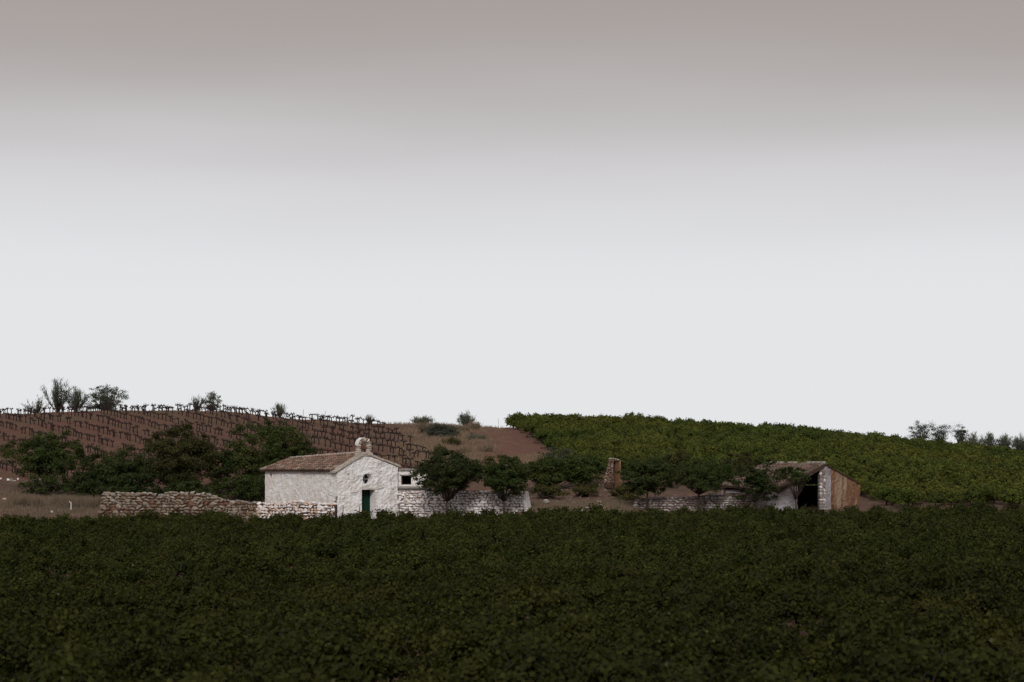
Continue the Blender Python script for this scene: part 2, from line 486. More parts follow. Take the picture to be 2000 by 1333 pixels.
brown = ramp_of(t, n2.outputs[0], [(0.3, (0.085, 0.047, 0.034)), (0.5, (0.14, 0.083, 0.062)), (0.72, (0.21, 0.135, 0.10))])
brown = mixc(t, ramp_of(t, n1.outputs[0], [(0.45, (0, 0, 0)), (0.6, (0.7,) * 3)]), brown, (0.085, 0.066, 0.040))
redc = ramp_of(t, n2.outputs[0], [(0.3, (0.10, 0.047, 0.037)), (0.55, (0.155, 0.073, 0.054)), (0.75, (0.21, 0.112, 0.083))])
redc = mixc(t, ramp_of(t, n3.outputs[0], [(0.42, (0, 0, 0)), (0.6, (0.85,) * 3)]), redc, (0.12, 0.078, 0.05))
t.links.new(mixc(t, sp.outputs[0], brown, redc), p.inputs['Base Color'])
bump(t, p, tex(t, 1.6, 7, 0.7, 'World').outputs[0], 0.8, 0.25)
tag(link('ground', me, m), kind='structure')

# the bare track climbing between the two vineyards
rows = []
for D in np.arange(186, 256, 1.2):
    ul = np.interp(D, [186, 200, 225, 255], [985, 950, 925, 918]); ur = np.interp(D, [186, 200, 225, 255], [1095, 1075, 1030, 985])
    r_ = []
    for k in range(9):
        u = ul + (ur - ul) * k / 8 + 5 * math.sin(D * 0.8 + k) * (1 if k in (0, 8) else 0)
        x = (u - 1000) / FPX * D
        r_.append((x, D, Hs(x, D) + 0.05 + (-0.05 if k in (2, 6) else 0.02) + random.uniform(-.015, .015)))
    rows.append(r_)
V = np.array(rows).reshape(-1, 3); n = 9; k = len(rows)
idx = np.arange(n * k).reshape(k, n)
F = np.stack([idx[:-1, :-1], idx[:-1, 1:], idx[1:, 1:], idx[1:, :-1]], -1).reshape(-1, 4)
M['track'] = flat_noise('track_earth', (0.115, 0.054, 0.040), (0.175, 0.092, 0.068), 1.1, 0.7, 0.15, bscale=3)
tag(link('dirt_track', mesh_np('dirt_track', V, F, True), M['track']), kind='structure')


# ------------------------------------------------------------------ foliage
def leaf_fan(n):
    """outline of a lobed vine leaf in its own plane, centre first"""
    ang = np.array([-90, -35, -5, 35, 60, 90, 120, 145, 185, 215]) * math.pi / 180
    rad = np.array([0.42, 0.85, 0.60, 0.98, 0.70, 1.1, 0.70, 0.98, 0.60, 0.85])
    P = np.zeros((11, 3)); P[1:, 0] = np.cos(ang) * rad; P[1:, 1] = np.sin(ang) * rad
    P[1:, 2] = -0.16 * rad ** 2
    F_ = [(0, i + 1, (i + 1) % 10 + 1) for i in range(10)]
    return P * 0.5, np.array(F_)


QUAD = (np.array([[-0.5, 0, 0], [0, -0.28, 0.05], [0.5, 0, 0], [0, 0.28, 0.05]]), np.array([[0, 1, 2, 3]]))


def scatter_leaves(C, Nrm, size, shape, spin=True):
    """one leaf of the given shape at every centre, facing its normal"""
    P, F_ = shape
    n = len(C)
    Nrm = Nrm / np.linalg.norm(Nrm, axis=1, keepdims=True)
    r = rng.normal(size=(n, 3)); A = np.cross(Nrm, r); A /= np.linalg.norm(A, axis=1, keepdims=True) + 1e-9
    B = np.cross(Nrm, A)
    V_ = C[:, None] + (P[None, :, 0:1] * A[:, None] + P[None, :, 1:2] * B[:, None] + P[None, :, 2:3] * Nrm[:, None]) * size[:, None, None]
    k = len(P)
    FF = F_[None] + (np.arange(n) * k)[:, None, None]
    return V_.reshape(-1, 3), FF.reshape(-1, F_.shape[1]), k


def leaf_mesh(name, C, Nrm, size, shape, tint, mat):
    V_, F_, k = scatter_leaves(C, Nrm, size, shape)
    me = mesh_np(name, V_, F_)
    tt = np.repeat(tint, k)
    set_tint(me, np.stack([tt, tt, tt], 1))
    me.materials.append(mat)
    return me


def unit(n):
    v = rng.normal(size=(n, 3)); return v / np.linalg.norm(v, axis=1, keepdims=True)


def vine_proto(i, mat, nleaf, rad, hgt, shape, lsize, trunk=True):
    """one leafy bush vine"""
    nsh = int(rng.integers(26, 34))
    C = []; Nn = []
    base = np.array([0, 0, 0.45])
    per = nleaf // nsh
    for s_ in range(nsh):
        a = rng.uniform(0, 2 * math.pi); e = rng.uniform(0.05, 1.35)
        L = rng.uniform(0.65, 1.05)
        d = np.array([math.cos(a) * math.cos(e) * rad, math.sin(a) * math.cos(e) * rad, math.sin(e) * (hgt - 0.45)]) * L
        droop = rng.uniform(0.0, 0.28)
        tt = rng.uniform(0.25, 1.0, per) ** 0.8
        pts = base + d[None] * tt[:, None]; pts[:, 2] -= droop * tt ** 2 * math.cos(e)
        pts += rng.normal(0, 0.085, (per, 3))
        nn = rng.normal(0, 0.55, (per, 3)) + np.array([math.cos(a) * 0.7, math.sin(a) * 0.7, 0.65])
        C.append(pts); Nn.append(nn)
    C = np.concatenate(C); Nn = np.concatenate(Nn)
    C[:, 2] = np.maximum(C[:, 2], 0.12)
    size = rng.uniform(0.7, 1.25, len(C)) * lsize
    tint = np.clip(rng.beta(2.0, 2.6, len(C)) * 0.85 + (C[:, 2] / hgt) * 0.12 + (rng.random(len(C)) < 0.02) * 0.25, 0, 1)
    me = leaf_mesh('vine_bush_%d' % i, C, Nn, size, shape, tint, mat)
    if trunk:
        mb = MB(); mb.tube([(0, 0, -0.15), (0.03, 0.02, 0.2), (-0.02, 0.03, 0.5)], [0.06, 0.05, 0.045], 5)
        for q in range(3):
            a = q * 2.1 + rng.uniform(0, 1)
            mb.tube([(0, 0, 0.45), (math.cos(a) * 0.3, math.sin(a) * 0.3, 0.7), (math.cos(a) * 0.45, math.sin(a) * 0.45, 1.0)], [0.035, 0.02, 0.008], 4)
        tm = mb.mesh('t', M['vine_bark'])
        bm = bmesh.new(); bm.from_mesh(me); k = len(bm.faces); bm.from_mesh(tm)
        bm.faces.ensure_lookup_table()
        for f in bm.faces[k:]: f.material_index = 1
        bm.to_mesh(me); bm.free()
        me.materials.append(M['vine_bark'])
        bpy.data.meshes.remove(tm)
    return me


def proto_collection(name, meshes):
    c = bpy.data.collections.new(name)
    for q in meshes:
        o = bpy.data.objects.new(q.name, q); c.objects.link(o)
    return c


def scatter_field(name, pts, rot, scl, idx_, coll, label, cat):
    me = bpy.data.meshes.new(name)
    me.from_pydata([tuple(p) for p in pts], [], [])
    for nm, tp, dat in (('rot', 'FLOAT', rot), ('scl', 'FLOAT', scl), ('pick', 'INT', idx_)):
        a = me.attributes.new(nm, tp, 'POINT'); a.data.foreach_set('value', dat)
    o = link(name, me)
    ng = bpy.data.node_groups.new(name, 'GeometryNodeTree')
    ng.interface.new_socket('Geometry', in_out='INPUT', socket_type='NodeSocketGeometry')
    ng.interface.new_socket('Geometry', in_out='OUTPUT', socket_type='NodeSocketGeometry')
    gi = ng.nodes.new('NodeGroupInput'); go = ng.nodes.new('NodeGroupOutput')
    ins = ng.nodes.new('GeometryNodeInstanceOnPoints'); ci = ng.nodes.new('GeometryNodeCollectionInfo')
    ci.inputs['Collection'].default_value = coll; ci.inputs['Separate Children'].default_value = True; ci.inputs['Reset Children'].default_value = True
    def attr(nm, tp):
        q = ng.nodes.new('GeometryNodeInputNamedAttribute'); q.data_type = tp; q.inputs['Name'].default_value = nm; return q.outputs['Attribute']
    cx = ng.nodes.new('ShaderNodeCombineXYZ')
    L = ng.links.new
    L(gi.outputs[0], ins.inputs['Points']); L(ci.outputs[0], ins.inputs['Instance'])
    ins.inputs['Pick Instance'].default_value = True
    L(attr('pick', 'INT'), ins.inputs['Instance Index'])
    L(attr('rot', 'FLOAT'), cx.inputs[2]); L(cx.outputs[0], ins.inputs['Rotation'])
    cs = ng.nodes.new('ShaderNodeCombineXYZ'); sc_ = attr('scl', 'FLOAT')
    for q in range(3): L(sc_, cs.inputs[q])
    L(cs.outputs[0], ins.inputs['Scale'])
    L(ins.outputs[0], go.inputs[0])
    md = o.modifiers.new('scatter', 'NODES'); md.node_group = ng
    return tag(o, label, cat, kind='stuff')


FAN = leaf_fan(0)
near = proto_collection('near_vines', [vine_proto(i, M['vine_leaf'], 1900, 1.0, 1.25, FAN, 0.108) for i in range(8)])
farp = proto_collection('far_vines', [vine_proto(10 + i, M['vine_leaf_far'], 1500, 1.0, 1.25, QUAD, 0.15) for i in range(6)])
hillp = proto_collection('hill_vines', [vine_proto(20 + i, M['vine_leaf_hill'], 1000, 0.95, 1.22, QUAD, 0.19) for i in range(6)])


def row_points(d, spacing, step, x0, x1, y0, y1, jit):
    d = np.array(d, float); d /= np.linalg.norm(d); nrm = np.array([d[1], -d[0]])
    out_ = []
    for a in np.arange(-420, 420, spacing):
        for b in np.arange(-420, 420, step):
            q = nrm * a + d * b + rng.normal(0, jit, 2)
            if x0 < q[0] < x1 and y0 < q[1] < y1: out_.append(q)
    return np.array(out_)


def field(name, P2, keep, coll, nproto, label, cat, smin=0.85, smax=1.12):
    P2 = P2[[bool(keep(x, y)) and rng.random() > (0.22 if 90 < y < 106 else 0.0 if y < 81 else 0.03) for x, y in P2]]
    z = H(P2[:, 0], P2[:, 1]); n = len(P2)
    pts = np.column_stack([P2, z])
    return scatter_field(name, pts, rng.uniform(0, 6.283, n).astype(np.float32), rng.uniform(smin, smax, n).astype(np.float32),
                         rng.integers(0, nproto, n).astype(np.int32), coll, label, cat), pts


P2 = row_points((1, 0.13), 2.9, 1.1, -60, 60, 20, 81, 0.2)
field('near_vineyard', P2, lambda x, y: abs(x) < 0.2128 * y + 12, near, 8, 'dense dark green leafy vines filling the near half of the foreground', 'vineyard', 0.68, 1.18)
P2 = row_points((1, 0.07), 2.8, 1.1, -60, 60, 89, 150.2, 0.2)
field('far_vineyard', P2, lambda x, y: abs(x) < 0.2128 * y + 12, farp, 6, 'darker leafy vines between the foreground rise and the chapel walls', 'vineyard', 0.78, 1.08)


def hill_keep(x, y):
    u = uof(x, y)
    left = np.interp(y, [152, 159.5, 161.5, 168, 176, 186, 200, 225, 253], [1732, 1728, 1706, 1560, 1170, 1110, 1088, 1040, 976])
    if 1395 < u < 1690 and y < 166.5: return False
    if y < 152.6: return False
    return u > left and x < 75


P2 = row_points((0.35, 0.94), 1.95, 1.35, 0, 75, 152.5, 254, 0.22)
field('hillside_vineyard', P2, hill_keep, hillp, 6, 'green vineyard in full leaf covering the hillside on the right', 'vineyard', 0.72, 1.32)


# bare pruned vines in rows on the red hill
def stock_mesh(i):
    mb = MB(); r = random.Random(100 + i)
    h = r.uniform(0.42, 0.56); lean = r.uniform(-.16, .16)
    mid = (lean * 0.6 + r.uniform(-.10, .10), r.uniform(-.04, .04), h * 0.5)
    mb.tube([(0, 0, -0.1), mid, (lean, 0, h)], [0.062, 0.05, 0.055], 5)
    for sgn in (-1, 1):
        L = r.uniform(0.58, 0.68)
        pts = [(lean, 0, h - 0.02), (lean + sgn * L * 0.5, r.uniform(-.05, .05), h + r.uniform(-.05, .10)), (lean + sgn * L, r.uniform(-.06, .06), h + r.uniform(-.09, .10))]
        mb.tube(pts, [0.055, 0.048, 0.036], 4)
        for q in range(4):
            x = lean + sgn * L * (0.15 + 0.27 * q)
            mb.tube([(x, 0, h), (x + r.uniform(-.12, .12), r.uniform(-.1, .1), h + r.uniform(0.02, 0.22))], [0.03, 0.014], 3)
    return mb.mesh('vine_stock_%d' % i, M['vine_bark'])


stocks = [stock_mesh(i) for i in range(12)]
d = np.array([0.43, -0.90]); d /= np.linalg.norm(d)
rowrot = math.atan2(d[1], d[0])
nrm = np.array([d[1], -d[0]])
cand = []
for a in np.arange(-300, 300, 3.15):
    for b in np.arange(-320, 320, 1.14):
        q = nrm * a + d * b + rng.normal(0, 0.10, 2)
        x, y = q
        if not (178 < y < 257): continue
        u = uof(x, y)
        if u < -170 or u > np.interp(y, [178, 200, 215, 250, 257], [890, 850, 810, 735, 640]): continue
        if rng.random() < 0.05: continue
        z = Hs(x, y)
        row = HORIZON - (z - EYE) / y * FPX
        hidden = (15 < u < 165 and row > 860) or (165 < u < 290 and row > 885) or (290 < u < 440 and row > 850) or (440 < u < 615 and row > 840) \
            or (u < 800 and u > 510 and row > 925) or u < 0
        sl_ = math.atan((Hs(x + d[0], y + d[1]) - Hs(x - d[0], y - d[1])) / 2)
        cand.append((hidden or y > 252, y, x, z, sl_))
cand.sort()
root0 = None
for k, (hid, y, x, z, sl_) in enumerate(cand[:300]):
    o = link('bare_vine', stocks[k % 12], None, None, (x, y, z), (0, -sl_, rowrot + random.uniform(-.08, .08)), (random.uniform(.85, 1.1), 1, random.uniform(.85, 1.25)))
    tag(o, 'leafless dark vine stock among the pruned rows on the red hillside', 'vine', 'leafless vine stocks in rows on the red hill')
restV = []; restF = []; nb = 0
for (hid, y, x, z, sl_) in cand[300:]:
    me = stocks[random.randrange(12)]
    mt = Matrix.Translation((x, y, z)) @ Matrix.Rotation(rowrot + random.uniform(-.12, .12), 4, 'Z') @ Matrix.Rotation(-sl_, 4, 'Y') @ Matrix.Scale(random.uniform(.8, 1.25), 4, (0, 0, 1))
    restV += [tuple(mt @ v.co) for v in me.vertices]
    restF += [tuple(i + nb for i in p_.vertices) for p_ in me.polygons]; nb += len(me.vertices)
me = bpy.data.meshes.new('bare_vine_rows'); me.from_pydata(restV, [], restF); me.materials.append(M['vine_bark'])
tag(link('bare_vine_rows', me), 'farther rows of leafless dark vines up to the crest of the red hill', 'vines', kind='stuff')


# ------------------------------------------------------------------ trees and bushes
def tree(name, label, cat, u, D, crown, leafmat, nclus=60, per=110, lsize=0.14, trunk_h=None, stems=1, crad=0.33, group=None, lean=0.0, bare=0.0, tr=0.11, zbase=None, flat=1.0):
    """crown = (u0, u1, ytop, ybot) as seen in the photograph at the tree's own distance"""
    x = (u - 1000) / FPX * D
    z0 = Hs(x, D) - 0.05 if zbase is None else zbase
    root = empty(name, (x, D, z0))
    tag(root, label, cat, group)
    u0, u1, yt, yb = crown
    cx = ((u0 + u1) / 2 - 1000) / FPX * D - x; rx = (u1 - u0) / 2 / FPX * D
    zt = EYE + (HORIZON - yt) / FPX * D - z0; zb = EYE + (HORIZON - yb) / FPX * D - z0
    cz = (zt + zb) / 2; rz = (zt - zb) / 2; ry = rx * 0.85
    # lumpy crown
    cl = []
    tries = 0
    lob = [(unit(1)[0], rng.uniform(0.75, 1.12)) for _ in range(9)]
    while len(cl) < nclus and tries < 9000:
        tries += 1
        v = unit(1)[0]; rr = rng.random() ** 0.42
        s_ = max(k * max(0, float(v @ q)) ** 2 for q, k in lob); s_ = 0.78 + 0.32 * s_
        q = v * rr * s_
        if q[2] < -0.3: q[0] *= 0.92
        p_ = np.array([cx + q[0] * rx, q[1] * ry, cz + q[2] * rz])
        if p_[2] < 0.12: continue
        cl.append(p_)
    cl = np.array(cl)
    C = []; Nn = []
    for c_ in cl:
        m_ = int(per * rng.uniform(0.5, 1.4))
        r_ = crad * rng.uniform(0.45, 1.35)
        v = unit(m_) * (rng.random((m_, 1)) ** 0.6) * r_ * np.array([1.25, 1.25, 0.6]) + (rng.random((m_, 1)) ** 2.5) * unit(1) * r_ * 1.3
        out_ = c_ - np.array([cx, 0, cz]); out_ /= np.linalg.norm(out_) + 1e-6
        C.append(c_ + v); Nn.append(rng.normal(0, 0.6, (m_, 3)) + out_ * 0.5 + np.array([0, 0, 0.6]))
    C = np.concatenate(C); Nn = np.concatenate(Nn)
    C[:, 2] = np.maximum(C[:, 2], 0.05)
    tint = np.clip(rng.beta(2, 2.4, len(C)) * 0.9 + (rng.random(len(C)) < 0.015) * 0.4, 0, 1)
    me = leaf_mesh('crown', C, Nn, rng.uniform(0.7, 1.3, len(C)) * lsize, QUAD, tint, leafmat)
    link('crown', me, None, root)
    # trunk and limbs
    mb = MB()
    th = trunk_h if trunk_h is not None else max(0.25, zb * 0.9)
    fork = []
    for s_ in range(stems):
        a = 2 * math.pi * s_ / max(stems, 1) + rng.uniform(0, 1)
        sp_ = 0.0 if stems == 1 else 0.35
        top = np.array([math.cos(a) * sp_ + lean * th + (cx * 0.3 if stems == 1 else 0), math.sin(a) * sp_, th])
        midp = top * 0.5 + np.array([rng.uniform(-.04, .04), rng.uniform(-.04, .04), 0]) - np.array([lean * th * 0.15, 0, 0])
        b0 = np.array([math.cos(a) * sp_ * 0.2, math.sin(a) * sp_ * 0.2, -0.15])
        mb.tube([b0, midp, top], [tr * 1.25, tr, tr * 0.85], 7)
        fork.append(top)
    order = rng.permutation(len(cl))[:min(len(cl), 34)]
    for k in order:
        f_ = fork[int(rng.integers(0, len(fork)))]
        e_ = cl[k]; mid_ = f_ * 0.55 + e_ * 0.45 + np.array([0, 0, -0.06 * abs(e_[0] - f_[0])]) + rng.normal(0, 0.06, 3)
        mb.tube([f_ - np.array([0, 0, 0.06]), mid_, e_], [tr * 0.5, tr * 0.28, tr * 0.08], 4)
    mb.build('trunk', M['bark'], root, True)
    return root


def broom(name, label, cat, u, D, base_y, top_y, width, mat=None, n=1500, spread=1.0, group=None, wisps=0):
    """wiry bush: many thin upright switches from one foot"""
    x = (u - 1000) / FPX * D
    z0 = EYE + (HORIZON - base_y) / FPX * D
    z0 = min(z0, Hs(x, D) + 0.05)
    h = (EYE + (HORIZON - top_y) / FPX * D - z0) * 1.12; wr = width / 2 / FPX * D * 1.4
    root = empty(name, (x, D, z0)); tag(root, label, cat, group)
    ns_ = 26
    mb = MB(); C = []; Nn = []
    ends = []
    for s_ in range(ns_):
        a = rng.uniform(0, 6.283); o_ = rng.uniform(0.1, 1.0)
        L = rng.uniform(0.55, 1.0) * (1 - 0.3 * o_)
        e_ = np.array([math.cos(a) * wr * o_ * 0.85, math.sin(a) * wr * o_ * 0.85, h * L])
        mb.tube([(0, 0, -0.1), e_ * np.array([0.62, 0.62, 0.45]), e_], [0.05, 0.032, 0.014], 4)
        m_ = n // ns_
        tt = rng.uniform(0.12, 1.0, m_) ** 0.8
        c_ = np.stack([e_[0] * tt ** 0.7, e_[1] * tt ** 0.7, e_[2] * tt], 1) + rng.normal(0, 1, (m_, 3)) * np.array([0.11, 0.11, 0.07]) * min(1.0, 0.45 + wr * 0.5) * (0.5 + tt[:, None])
        C.append(c_); Nn.append(rng.normal(0, 1, (m_, 3)))
    C = np.concatenate(C); C[:, 2] = np.clip(C[:, 2], 0.05, h)
    # thin upright slips
    n_ = len(C); V_ = np.zeros((n_, 4, 3)); dirv = np.stack([rng.normal(0, .35, n_) + C[:, 0] / max(wr, .1) * 0.5, rng.normal(0, .35, n_), np.ones(n_)], 1)
    dirv /= np.linalg.norm(dirv, axis=1, keepdims=True); sid = np.cross(dirv, rng.normal(size=(n_, 3))); sid /= np.linalg.norm(sid, axis=1, keepdims=True)
    ln = rng.uniform(0.12, 0.36, (n_, 1)); wd = rng.uniform(0.012, 0.028, (n_, 1))
    V_[:, 0] = C - sid * wd; V_[:, 1] = C + sid * wd; V_[:, 2] = C + dirv * ln + sid * wd * .4; V_[:, 3] = C + dirv * ln - sid * wd * .4
    F_ = np.arange(n_ * 4).reshape(n_, 4)
    me = mesh_np('foliage', V_.reshape(-1, 3), F_); tt = np.repeat(rng.beta(2, 2, n_), 4); set_tint(me, np.stack([tt] * 3, 1)); me.materials.append(mat or M['grey_leaf'])
    link('foliage', me, None, root)
    mb.build('stems', M['bark'], root)
    return root


G_BACK = 'trees behind the stone wall on the left'
tree('bushy_tree', 'dark round bushy tree on several stems at the far left, below the red hill', 'tree', 88, 171, (12, 166, 842, 934), M['tree_leaf'], 150, 150, 0.15, 0.95, 3, 0.40)
tree('shrub', 'low dark undergrowth between the round tree at far left and the stone wall', 'shrub', 165, 167, (125, 205, 915, 978), M['tree_leaf'], 70, 120, 0.13, 0.2, 2, 0.32)
tree('shrub', 'low dark shrub growing at the foot of the round tree at far left', 'shrub', 70, 167, (32, 160, 926, 976), M['tree_leaf'], 55, 110, 0.13, 0.2, 2, 0.32)
tree('bushy_tree', 'low dark green tree left of the two tallest ones behind the brown stone wall', 'tree', 222, 169, (146, 305, 868, 978), M['tree_leaf'], 190, 150, 0.15, 0.5, 3, 0.40)
tree('bushy_tree', 'tall rounded tree with yellowish top behind the middle of the brown stone wall', 'tree', 345, 171, (262, 440, 830, 978), M['tree_leaf_brown'], 250, 160, 0.15, 0.7, 3, 0.42)
tree('bushy_tree', 'small thin-stemmed tree in the gap between the two tall trees left of the chapel', 'tree', 428, 172, (392, 476, 876, 940), M['tree_leaf'], 60, 120, 0.14, 0.9, 3, 0.30)
tree('bushy_tree', 'largest dark tree behind the rear end of the chapel roof', 'tree', 522, 173, (436, 628, 818, 978), M['tree_leaf'], 280, 160, 0.15, 0.7, 3, 0.44)
tree('shrub', 'dark undergrowth shrub against the rear corner of the chapel', 'shrub', 480, 168, (420, 545, 925, 992), M['tree_leaf'], 80, 120, 0.14, 0.2, 2, 0.34)
tree('shrub', 'dark undergrowth shrub right behind the middle of the brown stone wall', 'shrub', 380, 168, (310, 450, 935, 992), M['tree_leaf'], 80, 120, 0.14, 0.2, 2, 0.34)
tree('shrub', 'dark undergrowth shrub behind the left end of the brown stone wall', 'shrub', 225, 167, (150, 310, 935, 985), M['tree_leaf'], 80, 120, 0.14, 0.2, 2, 0.34)
tree('tree', 'small round tree on a straight trunk before the white wall, left of its neighbour', 'tree', 873, 153.2, (800, 946, 882, 966), M['tree_leaf'], 320, 80, 0.12, 1.35, 1, 0.24, tr=0.085, zbase=-0.1)
tree('tree', 'small round tree on a straight trunk before the right end of the white wall', 'tree', 985, 153.2, (928, 1040, 888, 964), M['tree_leaf'], 260, 80, 0.12, 1.4, 1, 0.24, tr=0.075, zbase=-0.1)
tree('shrub', 'dark shrub on the slope just right of the white wall', 'shrub', 1060, 167, (1022, 1108, 886, 956), M['tree_leaf'], 110, 130, 0.14, 0.3, 2, 0.33)
tree('shrub', 'dark shrub on the slope just left of the small stone ruin', 'shrub', 1138, 169, (1085, 1190, 888, 948), M['tree_leaf'], 130, 130, 0.14, 0.3, 2, 0.33)
tree('shrub', 'pale grey-green shrub at the foot of the red track', 'shrub', 1095, 180, (1065, 1122, 874, 915), M['grey_leaf'], 45, 100, 0.1, 0.3, 2, 0.28)
tree('shrub', 'green shrub growing on the earth bank below the small stone ruin', 'shrub', 1222, 160, (1192, 1262, 942, 980), M['tree_leaf_brown'], 45, 120, 0.13, 0.2, 2, 0.3)
tree('tree', 'dark tree with a straight trunk right of the small stone ruin', 'tree', 1264, 154.5, (1204, 1328, 892, 966), M['tree_leaf'], 230, 72, 0.12, 1.3, 1, 0.24, tr=0.075)
tree('tree', 'dark round tree on a straight trunk, second of the two before the grey stone wall', 'tree', 1363, 154.0, (1310, 1428, 896, 964), M['tree_leaf'], 190, 72, 0.12, 1.3, 1, 0.24, tr=0.07)
tree('tree', 'dark leaning tree covering the middle of the barn roof', 'tree', 1462, 153.2, (1426, 1532, 893, 984), M['tree_leaf'], 150, 75, 0.12, 1.0, 1, 0.22, tr=0.085, lean=0.12)
tree('tree', 'slender young tree with a forked trunk just left of the dark barn opening', 'tree', 1554, 153.6, (1522, 1584, 904, 948), M['tree_leaf'], 34, 110, 0.11, 1.0, 1, 0.24, tr=0.045)
# skyline, left to right
broom('broom_bush', 'wiry bush with a tall thin tuft, leftmost on the crest of the red hill', 'bush', 112, 253, 800, 742, 62, n=2600)
broom('broom_bush', 'low spreading wiry bush beside the tall tuft on the left crest', 'bush', 72, 254, 802, 778, 50, n=500)
broom('broom_bush', 'small wiry bush between the tall tuft and the broad bush on the left crest', 'bush', 150, 253, 800, 758, 44, n=2200)
tree('broom_bush', 'broad loose grey-green bush on the crest of the red hill', 'bush', 203, 253, (146, 256, 754, 804), M['grey_leaf'], 90, 80, 0.12, 0.3, 3, 0.42)
broom('broom_bush', 'thin sprays rising out of the broad loose bush on the left crest', 'bush', 212, 252.5, 800, 748, 50, n=700)
tree('broom_bush', 'dense small round bush standing alone on the crest of the red hill', 'bush', 414, 253, (394, 435, 767, 802), M['grey_leaf'], 34, 90, 0.12, 0.5, 3, 0.36)
broom('broom_bush', 'faint sparse bush just left of the lone round one on the crest', 'bush', 383, 254, 800, 773, 30, n=450)
broom('broom_bush', 'little bush poking up above the bare vines behind the largest dark tree', 'bush', 545, 252, 808, 790, 22, n=900)
broom('broom_bush', 'small grey tuft where the bare vines end on the skyline', 'bush', 722, 252, 826, 812, 18, n=300)
broom('broom_bush', 'greyish scrub bush on the shoulder where the red hill ends', 'bush', 825, 250, 830, 816, 44, n=1200)
tree('shrub', 'pale sage-coloured shrub on the bank above the red hillside vines', 'shrub', 862, 227, (828, 898, 828, 862), M['grey_leaf'], 90, 110, 0.11, 0.2, 2, 0.36)
broom('broom_bush', 'pale dry bush standing alone at the saddle between the two hills', 'bush', 911, 251, 832, 808, 30, n=1700)
tree('broom_bush', 'larger grey-green bush on the skyline at right, leftmost of its line', 'bush', 1800, 272, (1774, 1826, 822, 872), M['grey_leaf'], 60, 75, 0.12, 0.5, 3, 0.42)
tree('broom_bush', 'broad loose bush second in the line on the right skyline', 'bush', 1836, 273, (1812, 1862, 828, 876), M['grey_leaf'], 55, 75, 0.12, 0.5, 3, 0.42)
tree('broom_bush', 'upright oval bush standing free on the right skyline', 'bush', 1876, 272, (1861, 1892, 825, 872), M['grey_leaf'], 40, 75, 0.12, 0.5, 3, 0.36)
broom('broom_bush', 'thin ragged bush right of the upright oval one on the skyline', 'bush', 1905, 273, 872, 848, 36, n=1000)
broom('broom_bush', 'low dark bush in the middle of the short row at far right', 'bush', 1932, 274, 874, 846, 26, n=1400)
broom('broom_bush', 'low round bush near the right edge of the skyline', 'bush', 1962, 274, 876, 850, 26, n=1400)
broom('broom_bush', 'last bush at the right edge of the skyline', 'bush', 1992, 274, 878, 848, 32, n=1600)

for q, (u_, D_, b_, t_, w_, m_) in enumerate([(898, 236, 850, 832, 34, 'dry_grass'), (930, 224, 872, 848, 36, 'grey_leaf'), (905, 207, 896, 872, 44, 'dry_grass'), (860, 205, 898, 874, 34, 'tree_leaf_brown'),
                                              (832, 232, 846, 828, 40, 'dry_grass'), (948, 210, 892, 872, 34, 'dry_grass'), (884, 218, 878, 858, 44, 'tree_leaf_brown'), (925, 240, 842, 828, 26, 'dry_grass')]):
    broom('scrub_bush', ['straw-coloured scrub below the skyline, left of the pale lone bush', 'grey scrub bush halfway down the bank left of the red track', 'straw-coloured scrub at the foot of the bank left of the red track',
          'green scrub bush on the brown slope right above the annex roof', 'straw-coloured scrub left of the sage shrub near the skyline', 'straw-coloured scrub at the left edge of the red track',
          'brownish scrub bush in the middle of the bank below the sage shrub', 'small straw-coloured scrub below the pale lone bush at the saddle'][q], 'scrub', u_, D_, b_, t_, w_, M[m_], n=1500)
tree('shrub', 'low dark brush on the earth slope just behind the end of the white wall', 'shrub', 1065, 162, (1036, 1110, 946, 972), M['tree_leaf_brown'], 34, 80, 0.12, 0.2, 2, 0.24)
tree('shrub', 'low dark brush in the middle of the earth slope below the ruin', 'shrub', 1135, 163, (1108, 1176, 944, 966), M['tree_leaf_brown'], 30, 80, 0.12, 0.2, 2, 0.24)
tree('shrub', 'loose brownish bush right of the small stone ruin, before the green vines', 'shrub', 1315, 168, (1280, 1350, 882, 925), M['tree_leaf_brown'], 34, 90, 0.14, 0.3, 2, 0.3)
tree('shrub', 'loose brownish bush just above the left end of the barn roof', 'shrub', 1440, 170, (1400, 1490, 888, 930), M['tree_leaf_brown'], 34, 90, 0.14, 0.3, 2, 0.3)

for q, (u_, t_) in enumerate([(1895, 858), (1918, 862), (1948, 858), (1978, 862), (2005, 860)]):
    tree('scrub_bush', ['low grey scrub just right of the upright oval bush on the skyline', 'low grey scrub below the thin ragged bush on the skyline', 'low grey scrub between the two small bushes at far right',
         'low grey scrub beside the last skyline bush at right', 'low grey scrub cut by the right edge of the picture'][q], 'scrub', u_, 266, (u_ - 22, u_ + 22, t_, t_ + 24), M['grey_leaf'], 26, 70, 0.12, 0.2, 2, 0.40)

